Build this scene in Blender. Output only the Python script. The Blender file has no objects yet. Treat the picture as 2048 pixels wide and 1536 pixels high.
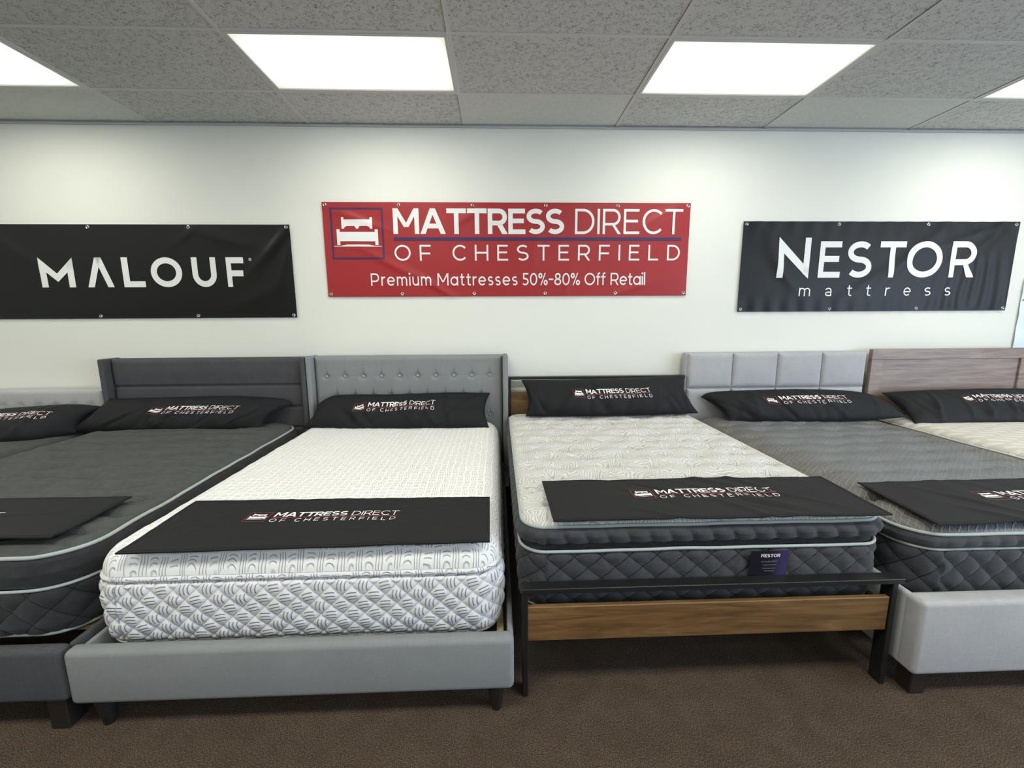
import bpy, bmesh, math, random
from math import sin, cos, pi, sqrt, exp, radians, floor
from mathutils import Matrix, Vector, noise

scene = bpy.context.scene
COL = scene.collection
random.seed(4)

# ------------------------------------------------------------------ camera
CAM_H = 1.52
F_PX, PIT, YAW, ROLL = 834.6, radians(8.983), radians(1.976), radians(0.336)
cam_d = bpy.data.cameras.new('camera')
cam_d.sensor_width = 36.0
cam_d.lens = F_PX / 2048 * 36.0
cam_d.clip_start = 0.05
cam = bpy.data.objects.new('camera', cam_d)
COL.objects.link(cam)
_R0 = Vector((cos(YAW), -sin(YAW), 0)); _F0 = Vector((sin(YAW), cos(YAW), 0)); _Zh = Vector((0, 0, 1))
_F = _F0 * cos(PIT) - _Zh * sin(PIT)
_U = _F0 * sin(PIT) + _Zh * cos(PIT)
_R = _R0 * cos(ROLL) - _U * sin(ROLL)
_U2 = _R0 * sin(ROLL) + _U * cos(ROLL)
mw = Matrix((( _R.x, _U2.x, -_F.x, 0), (_R.y, _U2.y, -_F.y, 0), (_R.z, _U2.z, -_F.z, CAM_H), (0, 0, 0, 1)))
cam.matrix_world = mw
scene.camera = cam

# ------------------------------------------------------------------ view, world, lamps
scene.view_settings.view_transform = 'Standard'
scene.view_settings.look = 'None'
scene.view_settings.gamma = 1.0
scene.view_settings.use_curve_mapping = False
scene.view_settings.exposure = 0.0

LAMP_COL = (1.0, 1.0, 0.89)
LAMP_E = 7.5            # radiance of the visible troffer lenses
world = bpy.data.worlds.new('world'); scene.world = world
world.use_nodes = True
wb = world.node_tree.nodes['Background']
wb.inputs[0].default_value = (0.62, 0.78, 1.0, 1)
wb.inputs[1].default_value = 9.0

WALL_Y = 3.619
CEIL_Z = CAM_H + 1.520
X_L, X_R, Y_F = -7.2, 7.4, -6.0
TX0, TXW = -1.462, 4 * 0.3048        # ceiling grid: column lines
ROW0 = WALL_Y - 0.483                # ceiling grid: row lines
TYW = 2 * 0.3048

def area(name, loc, rot, sx, sy, power, col, portal=False):
    l = bpy.data.lights.new(name, 'AREA'); l.shape = 'RECTANGLE'; l.size = sx; l.size_y = sy
    l.energy = power; l.color = col
    if portal: l.cycles.is_portal = True
    o = bpy.data.objects.new(name, l); COL.objects.link(o); o.location = loc; o.rotation_euler = rot
    return o
# the troffers behind the camera (outside the frame)
for r, pw in ((4, 2.4), (8, .8), (12, .2)):
    for c in (-4, -2, 0, 2, 4, 6):
        area('troffer_lamp', (TX0 + (c + .5) * TXW, ROW0 - (r + .5) * TYW, CEIL_Z - 0.02), (0, 0, 0), 1.15, .55,
             LAMP_E * pi * 1.15 * .55 * pw, LAMP_COL)
for c in (-4, 6):
    area('troffer_lamp', (TX0 + (c + .5) * TXW, ROW0 - .5 * TYW, CEIL_Z - 0.02), (0, 0, 0), 1.15, .55,
         LAMP_E * pi * 1.15 * .55 * .8, LAMP_COL)
# daylight: the shop window in the right wall
WIN = (-5.2, 0.9, 0.30, 2.65)
area('window_portal', (X_R - .03, (WIN[0] + WIN[1]) / 2, (WIN[2] + WIN[3]) / 2), (0, radians(90), 0), WIN[3] - WIN[2], WIN[1] - WIN[0], 1, (1, 1, 1), True)

# ------------------------------------------------------------------ node materials
class NT:
    def __init__(s, name):
        s.m = bpy.data.materials.new(name); s.m.use_nodes = True
        s.t = s.m.node_tree; s.b = s.t.nodes['Principled BSDF']
    def n(s, typ, **kw):
        nd = s.t.nodes.new(typ)
        for k, v in kw.items(): setattr(nd, k, v)
        return nd
    def lk(s, a, b): s.t.links.new(a, b)
    def put(s, sock, v):
        if hasattr(v, 'is_output'): s.lk(v, sock)
        else: sock.default_value = v
    def m_(s, op, a, b=0.0, c=0.0):
        nd = s.n('ShaderNodeMath', operation=op)
        s.put(nd.inputs[0], a); s.put(nd.inputs[1], b); s.put(nd.inputs[2], c)
        return nd.outputs[0]
    def uv(s, scale=(1, 1, 1), src='UV', rot=0.0):
        tc = s.n('ShaderNodeTexCoord'); mp = s.n('ShaderNodeMapping')
        mp.inputs['Scale'].default_value = scale; mp.inputs['Rotation'].default_value = (0, 0, rot)
        s.lk(tc.outputs[src], mp.inputs[0]); return mp.outputs[0]
    def noise(s, vec, scale, detail=2, rough=.5, dist=0.0):
        nd = s.n('ShaderNodeTexNoise'); s.lk(vec, nd.inputs['Vector'])
        nd.inputs['Scale'].default_value = scale; nd.inputs['Detail'].default_value = detail
        nd.inputs['Roughness'].default_value = rough; nd.inputs['Distortion'].default_value = dist
        return nd.outputs['Fac']
    def wave(s, vec, scale, dist=0., detail=2, dscale=1., typ='BANDS', dirn='X'):
        nd = s.n('ShaderNodeTexWave', wave_type=typ)
        if typ == 'BANDS': nd.bands_direction = dirn
        s.lk(vec, nd.inputs['Vector']); nd.inputs['Scale'].default_value = scale
        nd.inputs['Distortion'].default_value = dist; nd.inputs['Detail'].default_value = detail
        nd.inputs['Detail Scale'].default_value = dscale
        return nd.outputs['Fac']
    def ramp(s, fac, stops):
        nd = s.n('ShaderNodeValToRGB'); s.lk(fac, nd.inputs[0]); cr = nd.color_ramp
        while len(cr.elements) < len(stops): cr.elements.new(.5)
        for e, (p, c) in zip(cr.elements, stops):
            e.position = p; e.color = (c[0], c[1], c[2], 1) if hasattr(c, '__len__') else (c, c, c, 1)
        return nd.outputs[0]
    def mix(s, fac, a, b):
        nd = s.n('ShaderNodeMix', data_type='RGBA')
        s.put(nd.inputs[0], fac)
        s.put(nd.inputs[6], a if hasattr(a, 'is_output') else (*a, 1)); s.put(nd.inputs[7], b if hasattr(b, 'is_output') else (*b, 1))
        return nd.outputs[2]
    def bump(s, h, dist, strength=1.0):
        nd = s.n('ShaderNodeBump'); s.lk(h, nd.inputs['Height'])
        nd.inputs['Distance'].default_value = dist; nd.inputs['Strength'].default_value = strength
        if s.b.inputs['Normal'].links: s.lk(s.b.inputs['Normal'].links[0].from_socket, nd.inputs['Normal'])
        s.lk(nd.outputs[0], s.b.inputs['Normal'])
    def col(s, c): s.put(s.b.inputs['Base Color'], c if hasattr(c, 'is_output') else (*c, 1))
    def set(s, **kw):
        for k, v in kw.items(): s.put(s.b.inputs[k.replace('_', ' ')], v)
        return s

def plain(name, c, rough=.5, metal=0.0, spec=.5):
    t = NT(name); t.col(c); t.set(Roughness=rough, Metallic=metal); t.b.inputs['Specular IOR Level'].default_value = spec
    return t.m

def fabric(name, c, var=.12, weave=1400, bumpd=.0006, rough=.9, spec=.25, src='Object', sheen=0.0):
    t = NT(name)
    v = t.uv((1, 1, 1), src)
    n1 = t.noise(v, weave * .35, 2); n2 = t.noise(v, 6, 3)
    nx = t.noise(t.uv((1, .08, .08), src), weave * .3, 1); nz = t.noise(t.uv((.08, .08, 1), src), weave * .3, 1)
    w = t.m_('ADD', t.m_('MULTIPLY', nx, .5), t.m_('MULTIPLY', nz, .5))
    f = t.m_('ADD', t.m_('MULTIPLY', w, .7), t.m_('MULTIPLY', n2, .3))
    lo = [x * (1 - var) for x in c]; hi = [min(1, x * (1 + var)) for x in c]
    t.col(t.ramp(f, [(.3, lo), (.7, hi)]))
    t.set(Roughness=rough); t.b.inputs['Specular IOR Level'].default_value = spec
    if sheen: t.b.inputs['Sheen Weight'].default_value = sheen
    t.bump(n1, bumpd)
    return t.m

def wood(name, c1, c2, c3, axis=0, scale=1.0, rough=.45):
    t = NT(name)
    sc = [9, 9, 9]; sc[axis] = .9
    v = t.uv([x * scale for x in sc], 'Object')
    n = t.noise(v, 3.0, 6, .62, 1.2)
    sc2 = [60, 60, 60]; sc2[axis] = 2.5
    g = t.noise(t.uv([x * scale for x in sc2], 'Object'), 2.0, 3, .6)
    f = t.m_('ADD', t.m_('MULTIPLY', n, .7), t.m_('MULTIPLY', g, .3))
    t.col(t.ramp(f, [(.34, c1), (.5, c2), (.66, c3)]))
    t.set(Roughness=rough); t.bump(g, .0004)
    return t.m

M = {}
t = NT('painted_wall'); v = t.uv((1, 1, 1), 'Object')
t.col(t.ramp(t.noise(v, 1.2, 3), [(.3, (.80, .80, .735)), (.7, (.83, .83, .765))])); t.set(Roughness=.75)
t.bump(t.noise(v, 160, 2), .0006); M['wall'] = t.m

def ceil_mat(name, mark, c):
    t = NT(name); v = t.uv((1, 1, 1), 'Object')
    n = t.noise(v, 42, 2, .5, 1.4); k = t.noise(v, 30, 2)
    line = t.m_('LESS_THAN', t.m_('ABSOLUTE', t.m_('SUBTRACT', n, .5)), .022)
    keep = t.m_('GREATER_THAN', k, .49)
    pin = t.m_('GREATER_THAN', t.noise(v, 110, 1), .70)
    f = t.m_('MULTIPLY', t.m_('MINIMUM', t.m_('ADD', t.m_('MULTIPLY', line, keep), pin), 1.0), mark)
    t.col(t.mix(f, c, tuple(x * .42 for x in c))); t.set(Roughness=.95)
    t.b.inputs['Specular IOR Level'].default_value = .1
    t.bump(t.m_('SUBTRACT', 1.0, f), .002, .6)
    return t.m
M['tile'] = ceil_mat('fissured_tile', 1.0, (.60, .60, .575))
M['tile_fine'] = ceil_mat('fine_tile', .30, (.64, .65, .62))
M['grid'] = plain('grid_white_metal', (.58, .58, .56), .5)
M['gap'] = plain('shadow_gap_black', (.03, .03, .03), .9)

t = NT('brown_carpet'); v = t.uv((1, 1, 1), 'Object')
n1 = t.noise(v, 230, 3, .75); n2 = t.noise(v, 9, 3, .6); n3 = t.noise(v, 120, 2)
f = t.m_('ADD', t.m_('MULTIPLY', n1, .90), t.m_('MULTIPLY', n2, .10))
base = t.ramp(f, [(.36, (.030, .021, .015)), (.5, (.085, .062, .046)), (.64, (.20, .155, .118))])
redd = t.mix(t.m_('MULTIPLY', t.m_('GREATER_THAN', t.noise(v, 45, 2), .60), .30), base, (.11, .055, .042))
t.col(redd); t.set(Roughness=1.0); t.b.inputs['Specular IOR Level'].default_value = .05
t.bump(t.m_('ADD', n1, n3), .004); M['carpet'] = t.m

M['black_cloth'] = fabric('black_promo_cloth', (.0105, .011, .012), .1, 1500, .0004, .72, .28)
M['black_cloth2'] = fabric('black_pillow_cloth', (.0080, .0084, .0102), .1, 1500, .0004, .68, .28)
M['print_white'] = plain('white_print', (.86, .86, .84), .55)
M['print_red'] = plain('dark_red_print', (.27, .022, .035), .55)
M['banner_white'] = plain('banner_white_print', (.84, .84, .82), .5)
M['navy'] = plain('navy_print', (.035, .018, .10), .5)
t = NT('red_vinyl'); t.col((.36, .022, .027)); t.set(Roughness=.38); t.b.inputs['Specular IOR Level'].default_value = .4; t.bump(t.noise(t.uv((1, 1, 1), 'Object'), 700, 1), .0002); M['red_vinyl'] = t.m
t = NT('black_vinyl'); t.col((.0075, .0077, .008)); t.set(Roughness=.40); t.bump(t.noise(t.uv((1, 1, 1), 'Object'), 700, 1), .0002); t.b.inputs['Specular IOR Level'].default_value = .22; M['black_vinyl'] = t.m
M['brass'] = plain('steel_grommet', (.75, .74, .70), .25, 1.0)
M['hole'] = plain('grommet_hole', (.12, .11, .1), .8)
M['paper'] = plain('pale_poster', (.74, .83, .88), .4)

M['charcoal'] = fabric('charcoal_upholstery', (.072, .072, .078), .22, 900, .0008)
M['grey_up'] = fabric('mid_grey_upholstery', (.245, .255, .262), .10, 900, .0006)
M['grey_light'] = fabric('light_grey_upholstery', (.43, .43, .45), .12, 900, .0007)
M['grey_pale'] = fabric('pale_grey_upholstery', (.46, .45, .455), .10, 900, .0006)
M['button'] = plain('grey_button', (.33, .345, .355), .45)
M['black_metal'] = plain('black_metal', (.012, .012, .013), .38, 0.0, .5)
M['dark_leg'] = plain('dark_wood_leg', (.014, .011, .010), .5)
M['brown_foot'] = plain('dark_brown_foot', (.022, .013, .010), .45)
M['oak'] = wood('rustic_oak', (.085, .040, .013), (.155, .080, .028), (.235, .135, .054), 0, 1.0)
M['ash'] = wood('grey_brown_wood', (.150, .098, .074), (.235, .166, .134), (.33, .245, .205), 0, .8, .42)
M['pine'] = wood('pale_pine', (.55, .40, .18), (.68, .52, .26), (.76, .62, .36), 0, 1.0, .6)
M['piping'] = fabric('grey_green_piping', (.40, .45, .43), .05, 900, .0002, .6)
M['piping_white'] = plain('pale_piping', (.66, .67, .66), .6)

# white mattress: small bundles of three woven strokes, alternating direction
def diamond_mat(name, w, h, white, grey, amt, bumpd):
    t = NT(name); uv = t.uv(); sp = t.n('ShaderNodeSeparateXYZ'); t.lk(uv, sp.inputs[0])
    wb_ = t.m_('MULTIPLY', t.m_('SUBTRACT', t.noise(uv, 16, 1), .5), .10)
    s_, z_ = t.m_('DIVIDE', sp.outputs[0], w), t.m_('DIVIDE', sp.outputs[1], h)
    u, v = t.m_('ADD', s_, z_), t.m_('SUBTRACT', s_, z_)
    fu_, fv_ = t.m_('FLOOR', u), t.m_('FLOOR', v)
    fu, fv = t.m_('SUBTRACT', t.m_('SUBTRACT', u, fu_), .5), t.m_('SUBTRACT', t.m_('SUBTRACT', v, fv_), .5)
    cb = t.n('ShaderNodeCombineXYZ'); t.lk(fu_, cb.inputs[0]); t.lk(fv_, cb.inputs[1])
    wn = t.n('ShaderNodeTexWhiteNoise', noise_dimensions='3D'); t.lk(cb.outputs[0], wn.inputs['Vector'])
    vert = t.m_('GREATER_THAN', wn.outputs['Value'], .55)
    ang = t.m_('ADD', t.m_('MULTIPLY', vert, 1.15), t.m_('MULTIPLY', wn.outputs['Value'], .5))
    a0, b0 = t.m_('ADD', t.m_('SUBTRACT', fu, fv), wb_), t.m_('ADD', fu, fv)      # a0 runs up, b0 along
    ca, sa = t.m_('COSINE', ang), t.m_('SINE', ang)
    a = t.m_('SUBTRACT', t.m_('MULTIPLY', a0, ca), t.m_('MULTIPLY', b0, sa)); b = t.m_('ADD', t.m_('MULTIPLY', a0, sa), t.m_('MULTIPLY', b0, ca))
    a = t.m_('ADD', a, t.m_('MULTIPLY', t.m_('MULTIPLY', b, b), .35))
    ln = t.m_('POWER', t.m_('ABSOLUTE', t.m_('COSINE', t.m_('MULTIPLY', a, pi / .34))), 9.0)
    mk = t.m_('MULTIPLY', t.m_('LESS_THAN', t.m_('ABSOLUTE', a), .50), t.m_('LESS_THAN', t.m_('ABSOLUTE', b), .46))
    st = t.m_('GREATER_THAN', t.m_('MAXIMUM', t.m_('ABSOLUTE', fu), t.m_('ABSOLUTE', fv)), .482)
    g = t.m_('MAXIMUM', t.m_('MULTIPLY', ln, mk), t.m_('MULTIPLY', st, .55))
    t.col(t.mix(t.m_('MULTIPLY', g, amt), white, grey)); t.set(Roughness=.85); t.b.inputs['Specular IOR Level'].default_value = .2
    t.bump(t.m_('SUBTRACT', 1.0, g), bumpd)
    return t.m

def dash_mat(name, cell, white, grey, amt, bumpd):
    t = NT(name)
    uv = t.uv()
    wob = t.noise(uv, 14, 1)
    sp = t.n('ShaderNodeSeparateXYZ'); t.lk(uv, sp.inputs[0])
    w = t.m_('MULTIPLY', t.m_('SUBTRACT', wob, .5), .028)
    u = t.m_('DIVIDE', t.m_('ADD', sp.outputs[0], w), cell); vv = t.m_('DIVIDE', t.m_('SUBTRACT', sp.outputs[1], w), cell)
    fu_ = t.m_('FLOOR', u); fv_ = t.m_('FLOOR', vv)
    par = t.m_('GREATER_THAN', t.m_('ABSOLUTE', t.m_('MODULO', t.m_('ADD', fu_, fv_), 2.0)), .5)
    fu = t.m_('SUBTRACT', t.m_('SUBTRACT', u, fu_), .5); fv = t.m_('SUBTRACT', t.m_('SUBTRACT', vv, fv_), .5)
    inv = t.m_('SUBTRACT', 1.0, par)
    a = t.m_('ADD', t.m_('MULTIPLY', fu, par), t.m_('MULTIPLY', fv, inv))
    b = t.m_('ADD', t.m_('MULTIPLY', fv, par), t.m_('MULTIPLY', fu, inv))
    a = t.m_('ADD', a, t.m_('MULTIPLY', t.m_('MULTIPLY', b, b), .5))       # slightly curved strokes
    ln = t.m_('POWER', t.m_('ABSOLUTE', t.m_('COSINE', t.m_('MULTIPLY', a, pi / .27))), 12.0)
    mk = t.m_('MULTIPLY', t.m_('LESS_THAN', t.m_('ABSOLUTE', a), .41), t.m_('LESS_THAN', t.m_('ABSOLUTE', b), .40))
    h = t.m_('MULTIPLY', ln, mk)
    t.col(t.mix(t.m_('MULTIPLY', h, amt), white, grey)); t.set(Roughness=.85)
    t.b.inputs['Specular IOR Level'].default_value = .2
    t.bump(t.m_('SUBTRACT', 1.0, h), bumpd)
    return t.m
M['m3_top'] = dash_mat('white_knit_top', .037, (.92, .92, .915), (.46, .46, .45), .65, .0030)
M['m3_side'] = diamond_mat('white_knit_side', .084, .078, (.74, .74, .765), (.22, .22, .23), .85, .0030)
M['m3_roll'] = dash_mat('white_knit_roll', .040, (.78, .78, .80), (.30, .30, .31), .75, .0025)

t = NT('ivory_swirl_knit'); uv = t.uv()
wv = t.wave(uv, 24, 15.0, 1.0, .75); wv2 = t.wave(uv, 22, 13.0, 1.0, .85, 'RINGS')
pk = t.m_('GREATER_THAN', t.noise(uv, 7, 1), .5)
w = t.m_('ADD', t.m_('MULTIPLY', wv, pk), t.m_('MULTIPLY', wv2, t.m_('SUBTRACT', 1.0, pk)))
h = t.ramp(w, [(.0, 0.0), (.42, 1.0)])
t.col(t.mix(h, (.44, .43, .415), (.655, .65, .635))); t.set(Roughness=.85); t.b.inputs['Specular IOR Level'].default_value = .2
t.bump(h, .0010); M['m4_top'] = t.m

def darkside(name, c, w=0, h=0):
    t = NT(name); uv = t.uv()
    n = t.noise(uv, 260, 2, .6); n2 = t.noise(uv, 30, 3)
    f = t.m_('ADD', t.m_('MULTIPLY', n, .6), t.m_('MULTIPLY', n2, .4))
    t.col(t.ramp(f, [(.35, [x * .7 for x in c]), (.65, [x * 1.35 for x in c])])); t.set(Roughness=.85)
    t.b.inputs['Specular IOR Level'].default_value = .25
    t.b.inputs['Sheen Weight'].default_value = .12
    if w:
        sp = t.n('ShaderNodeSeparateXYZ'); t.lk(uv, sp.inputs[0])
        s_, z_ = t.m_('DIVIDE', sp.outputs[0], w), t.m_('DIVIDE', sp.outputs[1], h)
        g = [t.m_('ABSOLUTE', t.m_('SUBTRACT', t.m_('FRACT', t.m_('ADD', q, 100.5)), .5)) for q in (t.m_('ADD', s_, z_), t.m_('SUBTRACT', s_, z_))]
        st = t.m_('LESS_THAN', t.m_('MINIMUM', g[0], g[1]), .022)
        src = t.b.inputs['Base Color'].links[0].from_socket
        t.col(t.mix(st, src, (.008, .008, .010)))  # stitch lines coloured near black to paint shade into the quilt valleys
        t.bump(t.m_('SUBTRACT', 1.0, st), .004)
    t.bump(n, .001); return t.m
M['m_dark'] = darkside('charcoal_velour', (.046, .048, .055))
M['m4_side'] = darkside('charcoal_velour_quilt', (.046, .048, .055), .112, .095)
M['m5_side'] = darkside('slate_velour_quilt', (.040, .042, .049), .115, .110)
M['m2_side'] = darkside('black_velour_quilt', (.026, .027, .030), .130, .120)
M['m2_dark'] = darkside('black_velour', (.026, .027, .030))

t = NT('charcoal_ribbed_knit'); uv = t.uv()
rb = t.wave(uv, 60, 1.5, 2, 2.0, 'BANDS', 'Y'); n2 = t.noise(uv, 22, 3)
f = t.m_('ADD', t.m_('MULTIPLY', rb, .35), t.m_('MULTIPLY', n2, .65))
t.col(t.ramp(f, [(.3, (.052, .056, .055)), (.7, (.088, .094, .092))])); t.set(Roughness=.85)
t.bump(rb, .001); M['m2_top'] = t.m

t = NT('slate_fan_knit'); uv = t.uv()
r1 = t.wave(uv, 15, 3.2, 0, 1.1, 'BANDS', 'X'); r2 = t.wave(t.uv((1, 1, 1), 'UV', .9), 13, 2.5, 0, 1.0, 'BANDS', 'X')
l1 = t.ramp(r1, [(.80, 0.0), (.97, 1.0)]); l2 = t.ramp(r2, [(.84, 0.0), (.98, 1.0)])
spx = t.n('ShaderNodeSeparateXYZ'); t.lk(uv, spx.inputs[0])
edge = t.m_('MINIMUM', t.m_('MAXIMUM', t.m_('MULTIPLY', t.m_('SUBTRACT', t.m_('ABSOLUTE', spx.outputs[0]), .42), 5.0), 0.0), 1.0)
lm = t.m_('MAXIMUM', l1, l2)
cbase = t.mix(edge, (.150, .157, .166), (.118, .113, .106)); cline = t.mix(edge, (.195, .203, .213), (.225, .21, .185))
t.col(t.mix(t.m_('MULTIPLY', lm, .8), cbase, cline)); t.set(Roughness=.55); t.b.inputs['Specular IOR Level'].default_value = .5
t.bump(lm, .0018); M['m5_top'] = t.m

t = NT('beige_dash_knit'); uv = t.uv()
br = t.n('ShaderNodeTexBrick'); t.lk(t.uv((1, 1, 1), 'UV', .35), br.inputs['Vector'])
br.inputs['Scale'].default_value = 1.0; br.inputs['Brick Width'].default_value = .16; br.inputs['Row Height'].default_value = .075; br.inputs['Mortar Size'].default_value = .02
br.inputs['Color1'].default_value = (1, 1, 1, 1); br.inputs['Color2'].default_value = (1, 1, 1, 1); br.inputs['Mortar'].default_value = (0, 0, 0, 1)
st = t.m_('GREATER_THAN', t.wave(t.uv((1, 1, 1), 'UV', .1), 28, 0, 0), .5)
sep = t.n('ShaderNodeSeparateColor'); t.lk(br.outputs[0], sep.inputs[0])
f = t.m_('MULTIPLY', sep.outputs[0], st)
t.col(t.mix(f, (.62, .575, .51), (.84, .84, .83))); t.set(Roughness=.8); t.bump(f, .0015); M['m6_top'] = t.m
M['m6_side'] = fabric('beige_mattress_side', (.52, .43, .31), .1, 600, .0006)

# ------------------------------------------------------------------ mesh builder
class B:
    def __init__(s): s.v = []; s.f = []; s.uv = []; s.mi = []
    def add(s, vs, fs, uvs=None, mi=0):
        o = len(s.v); s.v += [tuple(p) for p in vs]
        s.uv += uvs if uvs else [(p[0], p[1]) for p in vs]
        for f in fs: s.f.append(tuple(i + o for i in f)); s.mi.append(mi)
    def grid(s, fn, us, vs, uvfn=None, mi=0, flip=False, closed=False):
        P = [fn(u, v) for v in vs for u in us]
        U = [uvfn(u, v) for v in vs for u in us] if uvfn else None
        nu = len(us); F = []
        for j in range(len(vs) - 1):
            for i in range(nu if closed else nu - 1):
                a = j * nu + i; b = j * nu + (i + 1) % nu
                q = (a, b, b + nu, a + nu)
                F.append(q[::-1] if flip else q)
        s.add(P, F, U, mi)
    def box(s, lo, hi, bev=0.0, seg=2, mi=0):
        bm = bmesh.new(); bmesh.ops.create_cube(bm, size=1)
        for v in bm.verts: v.co = Vector([lo[k] + (v.co[k] + .5) * (hi[k] - lo[k]) for k in range(3)])
        if bev > 0: bmesh.ops.bevel(bm, geom=list(bm.edges), offset=bev, segments=seg, profile=.5, affect='EDGES', clamp_overlap=True)
        bm.verts.index_update()
        s.add([v.co[:] for v in bm.verts], [[v.index for v in f.verts] for f in bm.faces], None, mi); bm.free()
    def tube(s, pts, r, n=8, closed=False, mi=0, caps=True):
        pts = [Vector(p) for p in pts]; N = len(pts); P = []; F = []
        for i, p in enumerate(pts):
            a = pts[(i - 1) % N] if (closed or i > 0) else p; b = pts[(i + 1) % N] if (closed or i < N - 1) else p
            tg = (b - a).normalized()
            up = Vector((0, 0, 1)) if abs(tg.z) < .95 else Vector((1, 0, 0))
            e1 = tg.cross(up).normalized(); e2 = e1.cross(tg)
            for k in range(n):
                th = 2 * pi * k / n; P.append(p + (e1 * cos(th) + e2 * sin(th)) * r)
        for i in range(N if closed else N - 1):
            for k in range(n):
                a = i * n + k; b = i * n + (k + 1) % n; c = ((i + 1) % N) * n + (k + 1) % n; d = ((i + 1) % N) * n + k
                F.append((a, b, c, d))
        if caps and not closed: F.append(tuple(range(n))[::-1]); F.append(tuple((N - 1) * n + k for k in range(n)))
        s.add([p[:] for p in P], F, None, mi)
    def lathe(s, prof, c, axis='z', n=20, mi=0):
        P = []; F = []
        for (r, h) in prof:
            for k in range(n):
                th = 2 * pi * k / n
                if axis == 'z': P.append((c[0] + r * cos(th), c[1] + r * sin(th), c[2] + h))
                else: P.append((c[0] + r * cos(th), c[1] - h, c[2] + r * sin(th)))
        m = len(prof)
        for i in range(m - 1):
            for k in range(n):
                F.append((i * n + k, i * n + (k + 1) % n, (i + 1) * n + (k + 1) % n, (i + 1) * n + k))
        F.append(tuple(range(n))[::-1]); F.append(tuple((m - 1) * n + k for k in range(n)))
        s.add(P, F, None, mi)
    def obj(s, name, mats, parent=None, smooth=True, ang=40, kind=None, label=None):
        off = Vector((0, 0, 0)); q = parent
        while q is not None: off += q.location; q = q.parent
        me = bpy.data.meshes.new(name)
        me.from_pydata([(v[0] - off.x, v[1] - off.y, v[2] - off.z) for v in s.v], [], s.f)
        if not isinstance(mats, (list, tuple)): mats = [mats]
        for m in mats: me.materials.append(m)
        if len(mats) > 1: me.polygons.foreach_set('material_index', s.mi)
        ul = me.uv_layers.new(name='UVMap')
        li = [0] * len(me.loops); me.loops.foreach_get('vertex_index', li)
        fl = []
        for i in li: fl += [s.uv[i][0], s.uv[i][1]]
        ul.data.foreach_set('uv', fl)
        me.update()
        if smooth:
            me.shade_smooth()
            if ang: me.set_sharp_from_angle(angle=radians(ang))
        o = bpy.data.objects.new(name, me); COL.objects.link(o)
        if parent: o.parent = parent
        if kind: o['kind'] = kind
        if label: o['label'] = label
        return o

def thing(name, label, cat, loc, group=None):
    o = bpy.data.objects.new(name, None); COL.objects.link(o); o.location = loc
    o.empty_display_size = .1
    o['label'] = label; o['category'] = cat
    if group: o['group'] = group
    return o

def lin(a, b, n): return [a + (b - a) * i / (n - 1) for i in range(n)]
def sstep(a, b, x):
    t = min(1, max(0, (x - a) / (b - a))); return t * t * (3 - 2 * t)
def nz(x, y, z=0.0): return noise.noise(Vector((x, y, z)))

def rrect(W, L, R, step):
    """rounded rectangle, centred; list of (x, y, nx, ny, s) counter-clockwise"""
    out = []; s = 0
    w, l = W / 2 - R, L / 2 - R
    def line(x0, y0, x1, y1, nx, ny):
        nonlocal s
        d = math.hypot(x1 - x0, y1 - y0); n = max(1, int(round(d / step)))
        for i in range(n): out.append((x0 + (x1 - x0) * i / n, y0 + (y1 - y0) * i / n, nx, ny, s + d * i / n))
        s += d
    def arc(cx, cy, a0):
        nonlocal s
        d = R * pi / 2; n = max(4, int(round(d / step)))
        for i in range(n):
            a = a0 + pi / 2 * i / n; out.append((cx + R * cos(a), cy + R * sin(a), cos(a), sin(a), s + d * i / n))
        s += d
    line(-w, -L / 2, w, -L / 2, 0, -1); arc(w, -l, -pi / 2)
    line(W / 2, -l, W / 2, l, 1, 0); arc(w, l, 0)
    line(w, L / 2, -w, L / 2, 0, 1); arc(-w, l, pi / 2)
    line(-W / 2, l, -W / 2, -l, -1, 0); arc(-w, -l, pi)
    return out, s

def rr_sd(x, y, W, L, R):
    """inside distance to the rounded rectangle"""
    qx, qy = abs(x) - W / 2 + R, abs(y) - L / 2 + R
    return -(math.hypot(max(qx, 0), max(qy, 0)) + min(max(qx, qy), 0) - R)

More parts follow.
